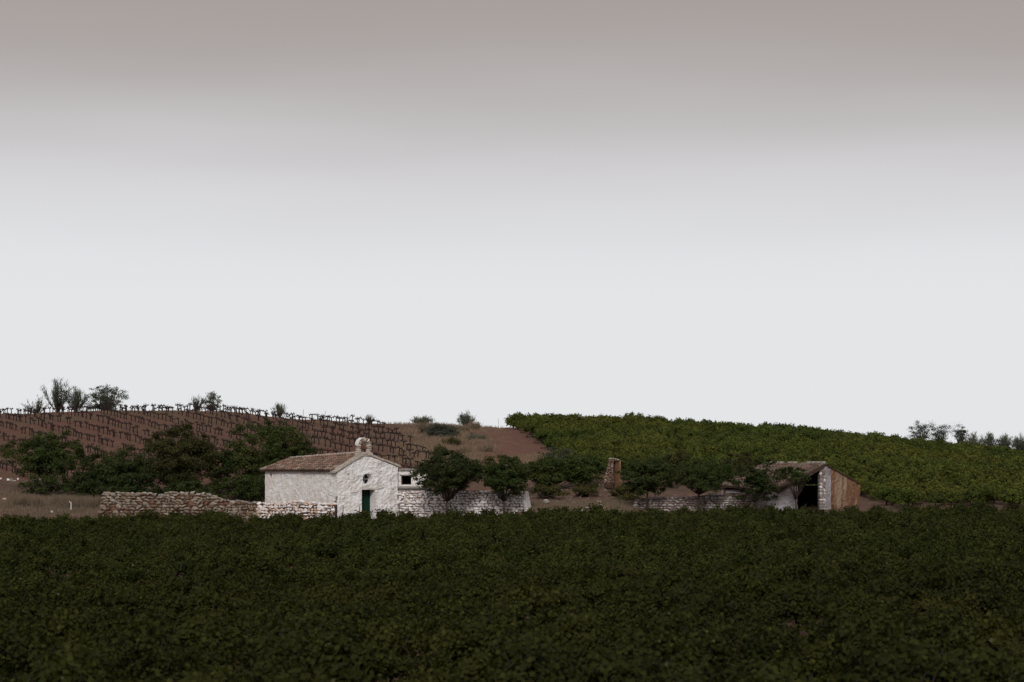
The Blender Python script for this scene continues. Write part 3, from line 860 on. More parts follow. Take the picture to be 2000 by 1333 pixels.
# ------------------------------------------------------------------ grass, weeds and loose stones
def grass(name, label, spots, hmin, hmax, mat, wd=0.012):
    x = spots[:, 0]; y = spots[:, 1]; z = H(x, y); n_ = len(x)
    C = np.column_stack([x, y, z - 0.02]); h = rng.uniform(hmin, hmax, (n_, 1))
    dirv = np.stack([rng.normal(0, .3, n_), rng.normal(0, .3, n_), np.ones(n_)], 1)
    sid = np.stack([rng.normal(1, .5, n_), rng.normal(0, .7, n_), np.zeros(n_)], 1); sid /= np.linalg.norm(sid, axis=1, keepdims=True)
    V_ = np.zeros((n_, 3, 3)); V_[:, 0] = C - sid * wd; V_[:, 1] = C + sid * wd; V_[:, 2] = C + dirv * h
    me = mesh_np(name, V_.reshape(-1, 3), np.arange(n_ * 3).reshape(n_, 3)); tt = np.repeat(rng.beta(2, 2, n_), 3); set_tint(me, np.stack([tt] * 3, 1))
    me.materials.append(mat)
    return tag(link(name, me), label, 'grass', kind='stuff')


def spots_in(n_, ulo, uhi, dlo, dhi, clump=0.0, ncl=1):
    D = rng.uniform(dlo, dhi, n_); u = rng.uniform(ulo, uhi, n_)
    if clump:
        cD = rng.uniform(dlo, dhi, ncl); cu = rng.uniform(ulo, uhi, ncl); k = rng.integers(0, ncl, n_)
        D = cD[k] + rng.normal(0, clump, n_); u = cu[k] + rng.normal(0, clump * 27, n_)
    return np.column_stack([(u - 1000) / FPX * D, D])


S = np.concatenate([spots_in(26000, -250, 520, 151.5, 168), spots_in(9000, -250, 240, 156, 160, 0.22, 60), spots_in(9000, 1035, 1250, 152, 160)])
grass('dry_grass', 'dry straw-coloured grass on the ground before the trees', S, 0.06, 0.32, M['dry_grass'], 0.02)
S = spots_in(4200, 20, 210, 157, 159.5, 0.2, 16)
grass('tall_weeds', 'tall dry weed tufts in a line under the trees at left', S, 0.4, 0.95, M['dry_grass'], 0.016)
S = np.concatenate([spots_in(13000, 780, 960, 195, 252, 0.7, 150), spots_in(9000, 840, 1100, 182, 200, 0.5, 120)])
grass('bank_grass', 'dry grass and low scrub on the bank beside the red track', S, 0.08, 0.4, M['dry_grass'], 0.025)
S = spots_in(26000, -200, 860, 180, 251, 0.7, 420)
grass('row_weeds', 'dry weeds between the bare vine rows on the red hill', S, 0.04, 0.20, M['dry_grass'], 0.02)
S = spots_in(9000, 1700, 2250, 256, 276, 0.7, 200)
grass('crest_grass', 'dry grass on the far crest at right', S, 0.1, 0.5, M['dry_grass'], 0.03)


def stone_shape(i, flat=1.0):
    """an angular rubble stone: the hull of points thrown on a rounded block"""
    r = random.Random(500 + i)
    bm = bmesh.new()
    for k in range(16):
        v = Vector((r.gauss(0, 1), r.gauss(0, 1), r.gauss(0, 1))).normalized()
        q = (abs(v.x) ** 3.2 + abs(v.y) ** 3.2 + abs(v.z) ** 3.2) ** (1 / 3.2)
        bm.verts.new(v / q * 0.54 * r.uniform(0.9, 1.04))
    ret = bmesh.ops.convex_hull(bm, input=list(bm.verts))
    bmesh.ops.delete(bm, geom=[v for v in bm.verts if not v.link_faces], context='VERTS')
    bmesh.ops.recalc_face_normals(bm, faces=bm.faces)
    me = bpy.data.meshes.new('stone_%d' % i); bm.to_mesh(me); bm.free()
    return me


STONES = {}


def stone(mat, i):
    k = (mat.name, i)
    if k not in STONES:
        me = stone_shape(i); me.materials.append(mat); STONES[k] = me
    return STONES[k]


def stone_wall(name, label, a, b, zb, top, mat, core_mat, L=0.33, rough=1.0, **kw):
    return _stone_wall(name, label, a, b, zb, top, mat, core_mat, L, rough, **kw)


def _stone_wall(name, label, a, b, zb, top, mat, core_mat, L, rough, Hc=0.165, thick=0.5, core_top=0.06, cap=True, skip=None, group=None, cap_mat=None):
    """a, b: (x, y) ends; top(s) height above zb along 0..1; every stone of the face is a part"""
    a = Vector(a); b = Vector(b); dv = b - a; ln = dv.length
    rz = math.atan2(dv.y, dv.x)
    root = empty(name, (a.x, a.y, zb), rz); tag(root, label, 'wall', group)
    mb = MB(); K = 26
    for k in range(K):
        s0, s1 = k / K, (k + 1) / K
        h0 = top(s0) - core_top; h1 = top(s1) - core_top
        y0 = 0.05; y1 = thick
        mb.hexa([(s0 * ln, y0, -0.3), (s1 * ln, y0, -0.3), (s1 * ln, y1, -0.3), (s0 * ln, y1, -0.3)], [(s0 * ln, y0, h0), (s1 * ln, y0, h1), (s1 * ln, y1, h1), (s0 * ln, y1, h0)])
    mb.build('wall_core', core_mat, root)
    items = []
    z = 0.0; c = 0
    while z < 3.2:
        hc = Hc * random.uniform(0.82, 1.2)
        x = -random.uniform(0, L * 0.5)
        while x < ln:
            l_ = L * random.choice([0.45, 0.6, 0.8, 0.95, 1.1, 1.4])
            xc = x + l_ / 2
            s_ = min(max(xc / ln, 0), 1)
            if 0 < xc < ln and z + hc * 0.75 < top(s_) and not (skip and skip(xc, z + hc / 2)):
                hj = hc * random.uniform(0.86, 1.04)
                big_ = 1.45 if random.random() < 0.14 * rough else 1.0
                items.append((xc, z + hc / 2 + random.uniform(-.035, .035) * rough + 0.09 * rough * mnoise.noise(Vector((xc * 0.8, z * 1.5, ln))), l_ * random.uniform(0.9, 1.08) * (1 + (big_ - 1) * 0.4), hj * random.uniform(1 - 0.25 * rough, 1 + 0.3 * rough) * big_))
            x += l_
        z += hc; c += 1
    items.sort(key=lambda q: -q[2] * q[3])
    for q, (xc, zc, l_, hj) in enumerate(items[:300]):
        o = link('stone', stone(mat, random.randrange(10)), None, root, (xc, 0.06 + random.uniform(-.03, .02), zc), (random.uniform(-.08, .08), random.uniform(-.28, .28) * rough, random.uniform(-.15, .15)), (l_, 0.26, hj))
    if cap:
        x = 0.1
        while x < ln - 0.05:
            l_ = random.uniform(0.22, 0.46)
            s_ = min((x + l_ / 2) / ln, 1)
            hh = random.uniform(0.11, 0.22)
            link('cap_stone', stone(cap_mat or mat, random.randrange(10)), None, root, (x + l_ / 2, thick * 0.45 + random.uniform(-.05, .05), top(s_) + random.uniform(-.05, .04)),
                 (random.uniform(-.15, .15), random.uniform(-.2, .2), random.uniform(-.3, .3)), (l_, thick * random.uniform(.75, 1.0), hh))
            x += l_ * 0.9
    return root


def xy(u, D):
    return ((u - 1000) / FPX * D, D)


def zat(y, D):
    return EYE + (HORIZON - y) / FPX * D


# left, brown dry stone wall
tops = [(0, 966), (0.01, 963), (0.1, 963.5), (0.2, 965), (0.33, 966), (0.385, 968), (0.40, 963.5), (0.43, 961.5), (0.52, 962.5), (0.64, 965), (0.70, 968), (0.76, 975), (0.82, 980), (0.85, 979), (0.9, 981), (1, 983)]
top_l = lambda s_: zat(np.interp(s_, [q[0] for q in tops], [q[1] for q in tops]), 153.3) - 0.0
stone_wall('dry_stone_wall', 'long brown rubble stone wall with a ragged top, left of the chapel', xy(197, 153.3), xy(505, 153.3), 0.0, top_l, M['stone_brown'], M['mortar_brown'], 0.34, Hc=0.17, thick=0.5, cap_mat=M['stone_cap'], skip=lambda x, z: z < 0.12)
# low pale wall before the nave
stone_wall('dry_stone_wall', 'low wall of pale rubble stones along the side of the chapel', xy(503, 153.1), xy(655, 151.9), 0.0, lambda s_: zat(982.5 + 2.0 * math.sin(s_ * 9), 152.6), M['stone_pale'], M['mortar_brown'], 0.27, Hc=0.165, thick=0.4, skip=lambda x, z: z < 0.15)
# white wall right of the chapel
WA = Vector(xy(778, 156.15)); WB = Vector(xy(1024, 154.6))
stone_wall('stone_wall', 'tall whitewashed rubble stone wall running right from the chapel behind two trees', WA, WB, 0.0, lambda s_: np.interp(s_, [0, 0.2, 1], [2.03, 2.02, 1.93]), M['stone_white'], M['mortar_white'], 0.29, 0.65, Hc=0.175, thick=0.55, cap=False, skip=lambda x, z: z < 0.22)
wall_root = bpy.context.scene.objects['stone_wall']
wl = (WB - WA).length
# battered plaster end of that wall
mb = MB()
mb.hexa([(wl - 0.02, -0.04, -0.2), (wl + 0.36, -0.10, -0.2), (wl + 0.55, 0.6, -0.2), (wl - 0.02, 0.6, -0.2)], [(wl - 0.02, -0.02, 1.84), (wl + 0.07, -0.03, 1.9), (wl + 0.16, 0.55, 1.88), (wl - 0.02, 0.55, 1.86)])
mb.build('end_buttress', M['wash_front'], wall_root)


# ------------------------------------------------------------------ wall panels with openings
def panel(name, W, top, holes, mat, parent, thick=0.55, step=0.11, amp=0.025, z0=0.0, origin=(0, 0, 0), seed=0, xform=None, ragged=0.0):
    """a wall in local x (length), z (height), thickened to +y, with openings that have their own reveals.
    holes: ('rect', x0, x1, z0, z1) or ('round', cx, cz, r)"""
    zt = max(top(W * k / 20) for k in range(21))
    gx_ = set(np.arange(0, W + 1e-6, W / round(W / step)).round(4)); gz_ = set(np.arange(z0, zt + step, step).round(4))
    for h_ in holes:
        if h_[0] == 'rect':
            for e_ in h_[1:3]:
                gx_ = {q for q in gx_ if abs(q - e_) > step * 0.4}; gx_.add(e_)
            for e_ in h_[3:5]:
                if e_ > z0:
                    gz_ = {q for q in gz_ if abs(q - e_) > step * 0.4}; gz_.add(e_)
    X = sorted(gx_); Z = sorted(gz_)
    bm = bmesh.new(); grid = {}
    for i, x in enumerate(X):
        tx = top(x)
        for j, z in enumerate(Z):
            grid[i, j] = bm.verts.new((x, 0, min(z, tx)))

    def inside(x, z):
        for h_ in holes:
            if h_[0] == 'rect' and h_[1] < x < h_[2] and h_[3] < z < h_[4]: return True
            if h_[0] == 'round' and math.hypot(x - h_[1], z - h_[2]) < h_[3]: return True
        return False
    for i in range(len(X) - 1):
        for j in range(len(Z) - 1):
            x = (X[i] + X[i + 1]) / 2; z = (Z[j] + Z[j + 1]) / 2
            if inside(x, z): continue
            vs = [grid[i, j], grid[i + 1, j], grid[i + 1, j + 1], grid[i, j + 1]]
            if vs[3].co.z - vs[0].co.z < 1e-4 and vs[2].co.z - vs[1].co.z < 1e-4: continue
            bm.faces.new(vs)
    bmesh.ops.delete(bm, geom=[v for v in bm.verts if not v.link_faces], context='VERTS')
    bmesh.ops.remove_doubles(bm, verts=bm.verts, dist=1e-4)
    for h_ in holes:      # round openings: pull the stepped edge onto the circle
        if h_[0] != 'round': continue
        for v in bm.verts:
            if v.is_boundary and math.hypot(v.co.x - h_[1], v.co.z - h_[2]) < h_[3] + step * 1.2:
                dx, dz = v.co.x - h_[1], v.co.z - h_[2]; q = math.hypot(dx, dz)
                v.co.x = h_[1] + dx / q * h_[3]; v.co.z = h_[2] + dz / q * h_[3]
    bd = [e for e in bm.edges if e.is_boundary]
    front = list(bm.verts)
    bdv = {v for e in bd for v in e.verts}
    ret = bmesh.ops.extrude_edge_only(bm, edges=bd)
    nv = [q for q in ret['geom'] if isinstance(q, bmesh.types.BMVert)]
    for v in nv: v.co.y += thick
    for v in front:
        q = Vector((v.co.x, seed * 7.3, v.co.z))
        dsp = mnoise.noise(q * 2.2) * amp * 1.2 + mnoise.noise(q * 6.0) * amp
        v.co.y += -abs(dsp) * 0.8 if v in bdv else dsp - amp * 0.2
        if ragged and v in bdv and 0.3 < v.co.z < top(v.co.x) - 0.1 and (v.co.x < 0.02 or v.co.x > W - 0.02):
            v.co.x += mnoise.noise(q * 3.0 + Vector((3, 3, 3))) * ragged
    bmesh.ops.recalc_face_normals(bm, faces=bm.faces)
    me = bpy.data.meshes.new(name); bm.to_mesh(me); bm.free()
    for p_ in me.polygons: p_.use_smooth = False
    me.materials.append(mat)
    o = link(name, me, None, parent)
    if xform is not None: o.matrix_local = xform
    return o


# ------------------------------------------------------------------ chapel
TH = R(34)
C0 = xy(659, 154.0)
chapel = empty('chapel', (C0[0], C0[1], 0.0), TH)
tag(chapel, 'small whitewashed chapel with red tiled roof, green door and open stone bell arch', 'chapel')
W, L = 4.51, 9.75
RX = 2.05
RZ = 4.30


def gable(x):
    return 3.18 + (RZ - 3.18) * x / RX if x < RX else 3.48 + (RZ - 3.48) * (W - x) / (W - RX)


def ridge_z(l_):
    return 4.34 - 0.034 * l_


OC = (2.22, 2.67, 0.36)
panel('facade', W, lambda x: gable(x) - 0.03, [('rect', 1.80, 2.80, -0.5, 1.98), ('round', *OC)], M['wash_front'], chapel, 0.78, 0.085, 0.05, -0.2, seed=1)
# side wall: local x runs from the rear corner to the near corner
xf = Matrix.Translation((0.0, L, 0)) @ Matrix.Rotation(R(-90), 4, 'Z')
panel('side_wall', L - 0.01, lambda x: 3.17, [('rect', 0.62, 0.98, 2.66, 3.08)], M['wash_side'], chapel, 0.5, 0.12, 0.035, -0.2, seed=2, xform=xf, ragged=0.05)
mb = MB(); mb.box((W - 0.5, 0.56, -0.2), (W - 0.01, L, 3.4)); mb.build('side_wall', M['wash_side'], chapel)
mb = MB(); mb.add([(0.51, L - 0.45, -0.2), (W - 0.51, L - 0.45, -0.2), (W - 0.51, L - 0.45, 3.38), (RX, L - 0.45, 3.92), (0.51, L - 0.45, 3.2), (0.51, L, -0.2), (W - 0.51, L, -0.2), (W - 0.51, L, 3.38), (RX, L, 3.92), (0.51, L, 3.2)],
                [(0, 1, 2, 3, 4), (9, 8, 7, 6, 5), (0, 5, 6, 1), (1, 6, 7, 2), (2, 7, 8, 3), (3, 8, 9, 4), (4, 9, 5, 0)])
mb.build('rear_wall', M['wash_side'], chapel)
mb = MB(); mb.box((0.5, L - 0.93, 2.6), (0.56, L - 0.57, 3.12)); mb.build('niche_back', M['inside'], chapel)
# corner where the lime has fallen off and rough stones show
for q in range(16):
    z = random.uniform(0.45, 1.55)
    link('corner_stone', stone(M['stone_brown'] if random.random() < .5 else M['stone_pale'], q % 10), None, chapel, (random.uniform(-0.05, 0.0) , 0.04 + random.uniform(0, 0.5) * (1.6 - z), z),
         (random.uniform(-.1, .1), random.uniform(-.1, .1), random.uniform(-.15, .15)), (random.uniform(.06, .12), random.uniform(.14, .28), random.uniform(.08, .15)))
# door: planks in a frame set deep in the wall
door = MB(); door.box((1.80, 0.64, 0.0), (2.80, 0.68, 1.98)); do = door.build('door', M['door'], chapel)
for k in range(6):
    mb = MB(); mb.box((1.83 + k * 0.157, 0.615, 0.02), (1.83 + k * 0.157 + 0.148, 0.638, 1.95)); mb.build('plank', M['door'], do)
mb = MB(); mb.tube([(2.22, 0.615, 0.95), (2.22, 0.56, 1.0), (2.22, 0.615, 1.12)], 0.012, 5); mb.build('handle', M['stake'], do)
mb = MB(); mb.box((1.72, -0.035, 1.985), (2.92, 0.02, 2.13)); mb.build('lintel', M['wash_clean'], chapel)
mb = MB(); mb.box((2.796, 0.0, -0.1), (2.802, 0.41, 1.97)); 
mb = MB(); mb.box((1.70, -0.30, -0.15), (2.95, 0.0, 0.04)); mb.build('doorstep', M['slab'], chapel)
M['crack'] = flat_noise('plaster_crack', (0.10, 0.08, 0.07), (0.26, 0.21, 0.18), 7)
for pts, wd in ((((0.95, 1.78), (1.15, 1.82), (1.38, 1.80), (1.55, 1.92), (1.72, 2.13), (1.9, 2.16)), 0.016), (((2.92, 2.0), (3.15, 2.06), (3.42, 2.12)), 0.014), (((1.9, 2.20), (2.1, 2.24), (2.35, 2.23)), 0.012),
                (((2.75, 3.2), (3.0, 3.12), (3.3, 3.17)), 0.010), (((1.0, 2.95), (1.2, 3.02), (1.45, 2.98)), 0.009), (((3.3, 1.1), (3.5, 1.05), (3.7, 1.12)), 0.010)):
    mb = MB()
    fine = []
    for (x0, z0_), (x1, z1_) in zip(pts, pts[1:]):
        for k in range(4): fine.append((x0 + (x1 - x0) * k / 4, z0_ + (z1_ - z0_) * k / 4 + random.uniform(-.018, .018)))
    fine.append(pts[-1])
    mb.tube([(x_, -0.038, z_) for x_, z_ in fine], [wd * random.uniform(.4, 1.4) for _ in fine], 4)
    mb.build('crack', M['crack'], chapel)
# round window
mb = MB(); K = 24
for k in range(K):
    a0, a1 = 2 * math.pi * k / K, 2 * math.pi * (k + 1) / K
    pts = []
    for yy in (0.42, 0.46):
        for (a, r_) in ((a0, 0.325), (a1, 0.325), (a1, 0.37), (a0, 0.37)):
            pts.append((OC[0] + math.cos(a) * r_, yy, OC[1] + math.sin(a) * r_))
    mb.hexa(pts[:4], pts[4:])
wf = mb.build('round_window', M['iron'], chapel)
mb = MB(); mb.box((OC[0] - 0.018, 0.42, OC[1] - 0.33), (OC[0] + 0.018, 0.44, OC[1] + 0.33)); mb.build('glazing_bar', M['iron'], wf)
mb = MB(); mb.box((OC[0] - 0.33, 0.417, OC[1] - 0.018), (OC[0] + 0.33, 0.437, OC[1] + 0.018)); mb.build('glazing_bar', M['iron'], wf)
mb = MB(); mb.add([(OC[0] + math.cos(2 * math.pi * k / K) * 0.34, 0.465, OC[1] + math.sin(2 * math.pi * k / K) * 0.34) for k in range(K)], [tuple(range(K))]); mb.build('pane', M['glass'], wf)
# roof
roof_m = MB()
EX = -0.24
EZ = 3.22
roof_m.slab((EX, 0.28, EZ), (RX, 0.28, ridge_z(0)), (RX, L + 0.28, ridge_z(L)), (EX, L + 0.28, EZ + 0.02), 0.07)
roof_m.slab((RX + 0.003, 0.28, ridge_z(0)), (W + 0.22, 0.28, 3.47), (W + 0.22, L + 0.28, 3.36), (RX + 0.003, L + 0.28, ridge_z(L)), 0.07)
roof = roof_m.build('roof', M['tile_bed'], chapel)


def tile_mesh(name, mat, r0=0.115, r1=0.085, ln=0.46, n=6):
    """a half round clay tile lying along y, wide end at y=0"""
    vs = []; fs = []
    for (yy, r_) in ((0, r0), (ln, r1)):
        for (rr) in (r_, r_ - 0.016):
            for k in range(n + 1):
                a = math.pi * k / n
                vs.append((math.cos(a) * rr, yy, math.sin(a) * rr * 1.05))
    m_ = n + 1
    for k in range(n):
        fs.append((k, k + 1, 2 * m_ + k + 1, 2 * m_ + k))            # outside
        fs.append((m_ + k + 1, m_ + k, 3 * m_ + k, 3 * m_ + k + 1))  # inside
        fs.append((k + 1, k, m_ + k, m_ + k + 1))                    # mouth
    me = bpy.data.meshes.new(name); me.from_pydata(vs, [], fs); me.materials.append(mat)
    return me


TILE = tile_mesh('clay_tile', M['tile'])
TILE_OLD = tile_mesh('old_clay_tile', M['tile_old'])


def tile_slope(parent, A, B, Cc, Dd, tile, spacing=0.27, course=0.33, limit=300, missing=0.0, jit=0.02, key=None, stuff_name='roof_tiles'):
    """A-B is the eave, D-C the ridge above it; tiles run from eave to ridge. The nearest `limit` tiles are single parts."""
    A, B, Cc, Dd = map(Vector, (A, B, Cc, Dd))
    nc = int((B - A).length / spacing); items = []
    for i in range(nc):
        s_ = (i + 0.5) / nc
        e_ = A.lerp(B, s_); r_ = Dd.lerp(Cc, s_); up = r_ - e_
        nr = max(1, int(up.length / course))
        nrm_ = (B - A).cross(up).normalized()
        if nrm_.z < 0: nrm_ = -nrm_
        yv = up.normalized(); xv = yv.cross(nrm_).normalized()
        for j in range(nr):
            if random.random() < missing: continue
            p_ = e_ + up * (j / nr) - yv * 0.05 + nrm_ * (0.03 + 0.012) + xv * random.uniform(-jit, jit)
            rot = Matrix((xv, yv, nrm_)).transposed().to_4x4()
            tilt = Matrix.Rotation(R(-3.5) + random.uniform(-.05, .05), 4, 'X') @ Matrix.Rotation(random.uniform(-.07, .07), 4, 'Z')
            items.append((Matrix.Translation(p_) @ rot @ tilt @ Matrix.Translation((0, 0, -0.005))))
    if key: items.sort(key=lambda m_: key(m_.translation))
    for m_ in items[:limit]:
        o = link('tile', tile, None, parent); o.matrix_local = m_
    rest = items[limit:]
    if rest:
        n_ = len(tile.vertices); co = np.empty(n_ * 3); tile.vertices.foreach_get('co', co); co = co.reshape(-1, 3)
        f_ = np.array([p_.vertices[:] for p_ in tile.polygons])
        VV = []; FF = []; tt = []
        for q, m_ in enumerate(rest):
            a = np.array(m_); VV.append(co @ a[:3, :3].T + a[:3, 3]); FF.append(f_ + q * n_); tt.append(np.full(n_, random.random()))
        me = mesh_np(stuff_name, np.concatenate(VV), np.concatenate(FF)); tt = np.concatenate(tt); set_tint(me, np.stack([tt] * 3, 1)); me.materials.append(tile.materials[0])
        o = link(stuff_name, me, None, parent); o['kind'] = 'stuff'


tile_slope(roof, (EX, 0.42, EZ), (EX, L + 0.26, EZ + 0.02), (RX, L + 0.26, ridge_z(L)), (RX, 0.42, ridge_z(0)), TILE, key=lambda p_: p_.y * 0.83 + p_.x * 0.56 - p_.z)
tile_slope(roof, (W + 0.22, 0.42, 3.47), (W + 0.22, L + 0.26, 3.36), (RX, L + 0.26, ridge_z(L)), (RX, 0.42, ridge_z(0)), TILE, limit=0, stuff_name='far_side_tiles')
# ridge: line of tiles bedded in pale mortar
mb = MB()
for k in range(24):
    y0 = 0.45 + k * 0.395; z_ = ridge_z(y0) + 0.045 + 0.012 * math.sin(k * 1.9)
    mb.tube([(RX, y0, z_ - 0.01), (RX, y0 + 0.41, z_ - 0.014 + 0.02)], [0.115, 0.10], 8)
mb.build('ridge_cap', M['coping'], roof, True)
# verge copings on the gable
def coping(name, p0, p1, wd=0.62, th=0.13):
    mb = MB(); K = 9; rr = random.Random(3)
    p0 = Vector(p0); p1 = Vector(p1)
    for k in range(K):
        a = p0.lerp(p1, k / K); b = p0.lerp(p1, (k + 1) / K - 0.004)
        j0 = rr.uniform(-.012, .012); j1 = rr.uniform(-.02, .02)
        mb.hexa([(a.x, -0.12 + j1, a.z + j0), (b.x, -0.12 + j1, b.z + j0), (b.x, -0.12 + wd, b.z + j0), (a.x, -0.12 + wd, a.z + j0)],
                [(a.x, -0.10 + j1, a.z + th + j0), (b.x, -0.10 + j1, b.z + th + j0), (b.x, -0.12 + wd, b.z + th + j0), (a.x, -0.12 + wd, a.z + th + j0)])
    return mb.build(name, M['coping'], chapel)


coping('gable_coping', (-0.26, 0, 3.18 - 0.11), (RX - 0.0, 0, RZ - 0.01))
coping('gable_coping', (RX + 0.003, 0, RZ - 0.01), (W + 0.18, 0, 3.43))
# bell arch: stone piers, arch stones, plastered back
bell = empty('bell_arch', (RX, 0.0, RZ + 0.02)); bell.parent = chapel
mb = MB(); mb.hexa([(-0.56, -0.08, -0.17), (0.56, -0.08, -0.17), (0.56, 0.42, -0.17), (-0.56, 0.42, -0.17)], [(-0.54, -0.07, 0.06), (0.54, -0.07, 0.06), (0.54, 0.40, 0.06), (-0.54, 0.40, 0.06)]); mb.build('base', M['coping'], bell)
for sx in (-1, 1):
    z = 0.05
    for k in range(4):
        h_ = random.uniform(0.10, 0.14)
        link('stone', stone(M['stone_bell'], random.randrange(10)), None, bell, (sx * (0.40 + random.uniform(-.015, .015)), 0.17, z + h_ / 2), (0, random.uniform(-.03, .03), random.uniform(-.05, .05)), (0.30 + random.uniform(-.02, .03), 0.48, h_ * 1.2))
        z += h_
zsp = 0.05 + 0.47
for k in range(9):
    a = math.pi * (k + 0.5) / 9
    r_ = 0.385
    link('arch_stone', stone(M['stone_bell'], random.randrange(10)), None, bell, (math.cos(a) * r_, 0.17, zsp + math.sin(a) * r_), (0, -a + math.pi / 2 + 0.0, 0), (0.165, 0.47, 0.27))
# lime skim left on the outside of the arch
mb = MB()
for k in range(6):
    a0, a1 = math.pi * (0.62 + 0.06 * k), math.pi * (0.62 + 0.06 * (k + 1))
    q = []
    for r_ in (0.50, 0.53):
        for a, yy in ((a0, -0.02), (a1, -0.02), (a1, 0.40), (a0, 0.40)):
            q.append((math.cos(a) * r_, yy, zsp + math.sin(a) * r_))
    mb.hexa(q[:4], q[4:])
mb.build('lime_skim', M['wash_front'], bell)

# ------------------------------------------------------------------ annex right of the facade
A0 = Vector(xy(777.5, 156.85))
shed = empty('shed', (A0.x, A0.y, 0.0), R(-3))
tag(shed, 'low white annex with flat grey slab roof and dark square window beside the chapel', 'shed')
xf = Matrix.Translation((0, 0, 0))
panel('front_wall', 1.95, lambda x: 3.22, [('rect', 0.20, 0.86, 2.30, 2.88)], M['wash_front'], shed, 0.4, 0.11, 0.03, -0.1, seed=4, xform=xf)
mb = MB(); mb.box((0.0, 0.41, -0.1), (0.25, 2.9, 3.22)); mb.box((1.7, 0.41, -0.1), (1.94, 2.9, 3.22)); mb.box((0.26, 2.7, -0.1), (1.69, 2.9, 3.22)); mb.build('rear_walls', M['inside'], shed)
mb = MB(); mb.box((-0.05, -0.14, 3.225), (2.1, 3.0, 3.36)); mb.build('roof_slab', M['slab'], shed)
mb = MB(); mb.box((0.12, -0.05, 2.885), (0.98, 0.06, 2.96)); mb.build('window_lintel', M['slab'], shed)
mb = MB(); mb.box((0.0, -0.62, 2.05), (2.3, -0.04, 2.19)); mb.build('sill_slab', M['slab'], shed)
mb = MB(); mb.box((0.2, 0.3, 2.3), (0.23, 0.33, 2.88)); mb.box((0.83, 0.3, 2.3), (0.86, 0.33, 2.88)); mb.box((0.235, 0.3, 2.3), (0.825, 0.33, 2.33)); mb.build('window_frame', M['timber'], shed)

# ------------------------------------------------------------------ small ruin on the slope
uR, dR = 1180, 166.0
rx_, ry_ = xy(uR, dR)
ruin = empty('ruin', (rx_, ry_, zat(938, dR)), R(4)); tag(ruin, 'small ruined stone hut corner with a dark niche on the earth slope', 'ruin')
sc_ = dR / FPX
mb = MB(); mb.hexa([(0.08, 0.06, -0.5), (0.66, 0.06, -0.5), (0.66, 0.75, -0.5), (0.08, 0.75, -0.5)], [(0.40, 0.06, 1.42), (0.66, 0.06, 1.42), (0.66, 0.7, 1.40), (0.40, 0.7, 1.40)])
mb.build('pier_core', M['mortar_brown'], ruin)
z = -0.2
while z < 1.40:
    h_ = random.uniform(.10, .16); xl = np.interp(z, [-.2, 0.2, .9, 1.4], [-0.02, .05, .22, .36]); x = xl
    while x < 0.62:
        l_ = min(random.uniform(.14, .26), max(0.08, 0.68 - x))
        link('stone', stone(M['stone_dark'] if random.random() < .6 else M['stone_brown'], random.randrange(10)), None, ruin, (x + l_ / 2, 0.06 + random.uniform(-.03, .03), z + h_ / 2), (0, random.uniform(-.1, .1), 0), (l_, .25, h_))
        x += l_
    z += h_
for k in range(6):
    link('cap_stone', stone(M['stone_cap'], random.randrange(10)), None, ruin, (0.45 + k * 0.13, 0.25, 1.47 - 0.018 * k + random.uniform(-.02, .02)), (0, random.uniform(-.2, .2), random.uniform(-.3, .3)), (.19, .5, .14))
mb = MB(); mb.box((0.66, 0.62, -0.5), (1.16, 0.80, 1.38)); mb.build('niche_back', M['inside'], ruin)
mb = MB(); mb.hexa([(0.80, 0.62, -0.5), (1.13, 0.02, -0.5), (1.20, 0.05, -0.5), (1.20, 0.62, -0.5)], [(0.80, 0.62, 1.36), (1.10, 0.04, 1.30), (1.16, 0.07, 1.30), (1.16, 0.62, 1.34)]); mb.build('adobe_jamb', M['adobe'], ruin)

# ------------------------------------------------------------------ barn
P0 = Vector((*xy(1612, 156.0), 0.0)); P0t = zat(906, 156.0)
barn = empty('barn', (P0.x, P0.y, 0.0)); tag(barn, 'half-ruined barn with broken tile roof, wide dark opening and streaked adobe wall', 'barn')


def loc(u, D, z):
    a = xy(u, D); return Vector((a[0] - P0.x, a[1] - P0.y, z))


E0 = loc(1520, 155.4, zat(958.5, 155.4)); av = loc(1495, 160.0, 0) - Vector((0, 0, 0)); av.z = 0
P2 = loc(1680, 159.0, 0); P2t = zat(944, 159.0)
R0 = Vector((0, 0, P0t))
# gable front, split by the opening. verge height along the front
F1 = loc(1474, 155.1, 0)
fl = Vector((F1.x, F1.y)).length; fang = math.atan2(-F1.y, -F1.x)


def verge(u_):
    return np.interp(u_, [1474, 1520, 1612], [zat(962, 155.4), zat(961, 155.4), P0t - 0.1])


def front_x(u_):
    return (u_ - 1474) / (1612 - 1474) * fl


xf = Matrix.Translation(F1) @ Matrix.Rotation(fang, 4, 'Z')
panel('front_wall', front_x(1557.5), lambda x: verge(1474 + x / fl * 138) - 0.03, [], M['wash_dimmed'], barn, 0.4, 0.13, 0.03, 0.0, seed=6, xform=xf, ragged=0.06)
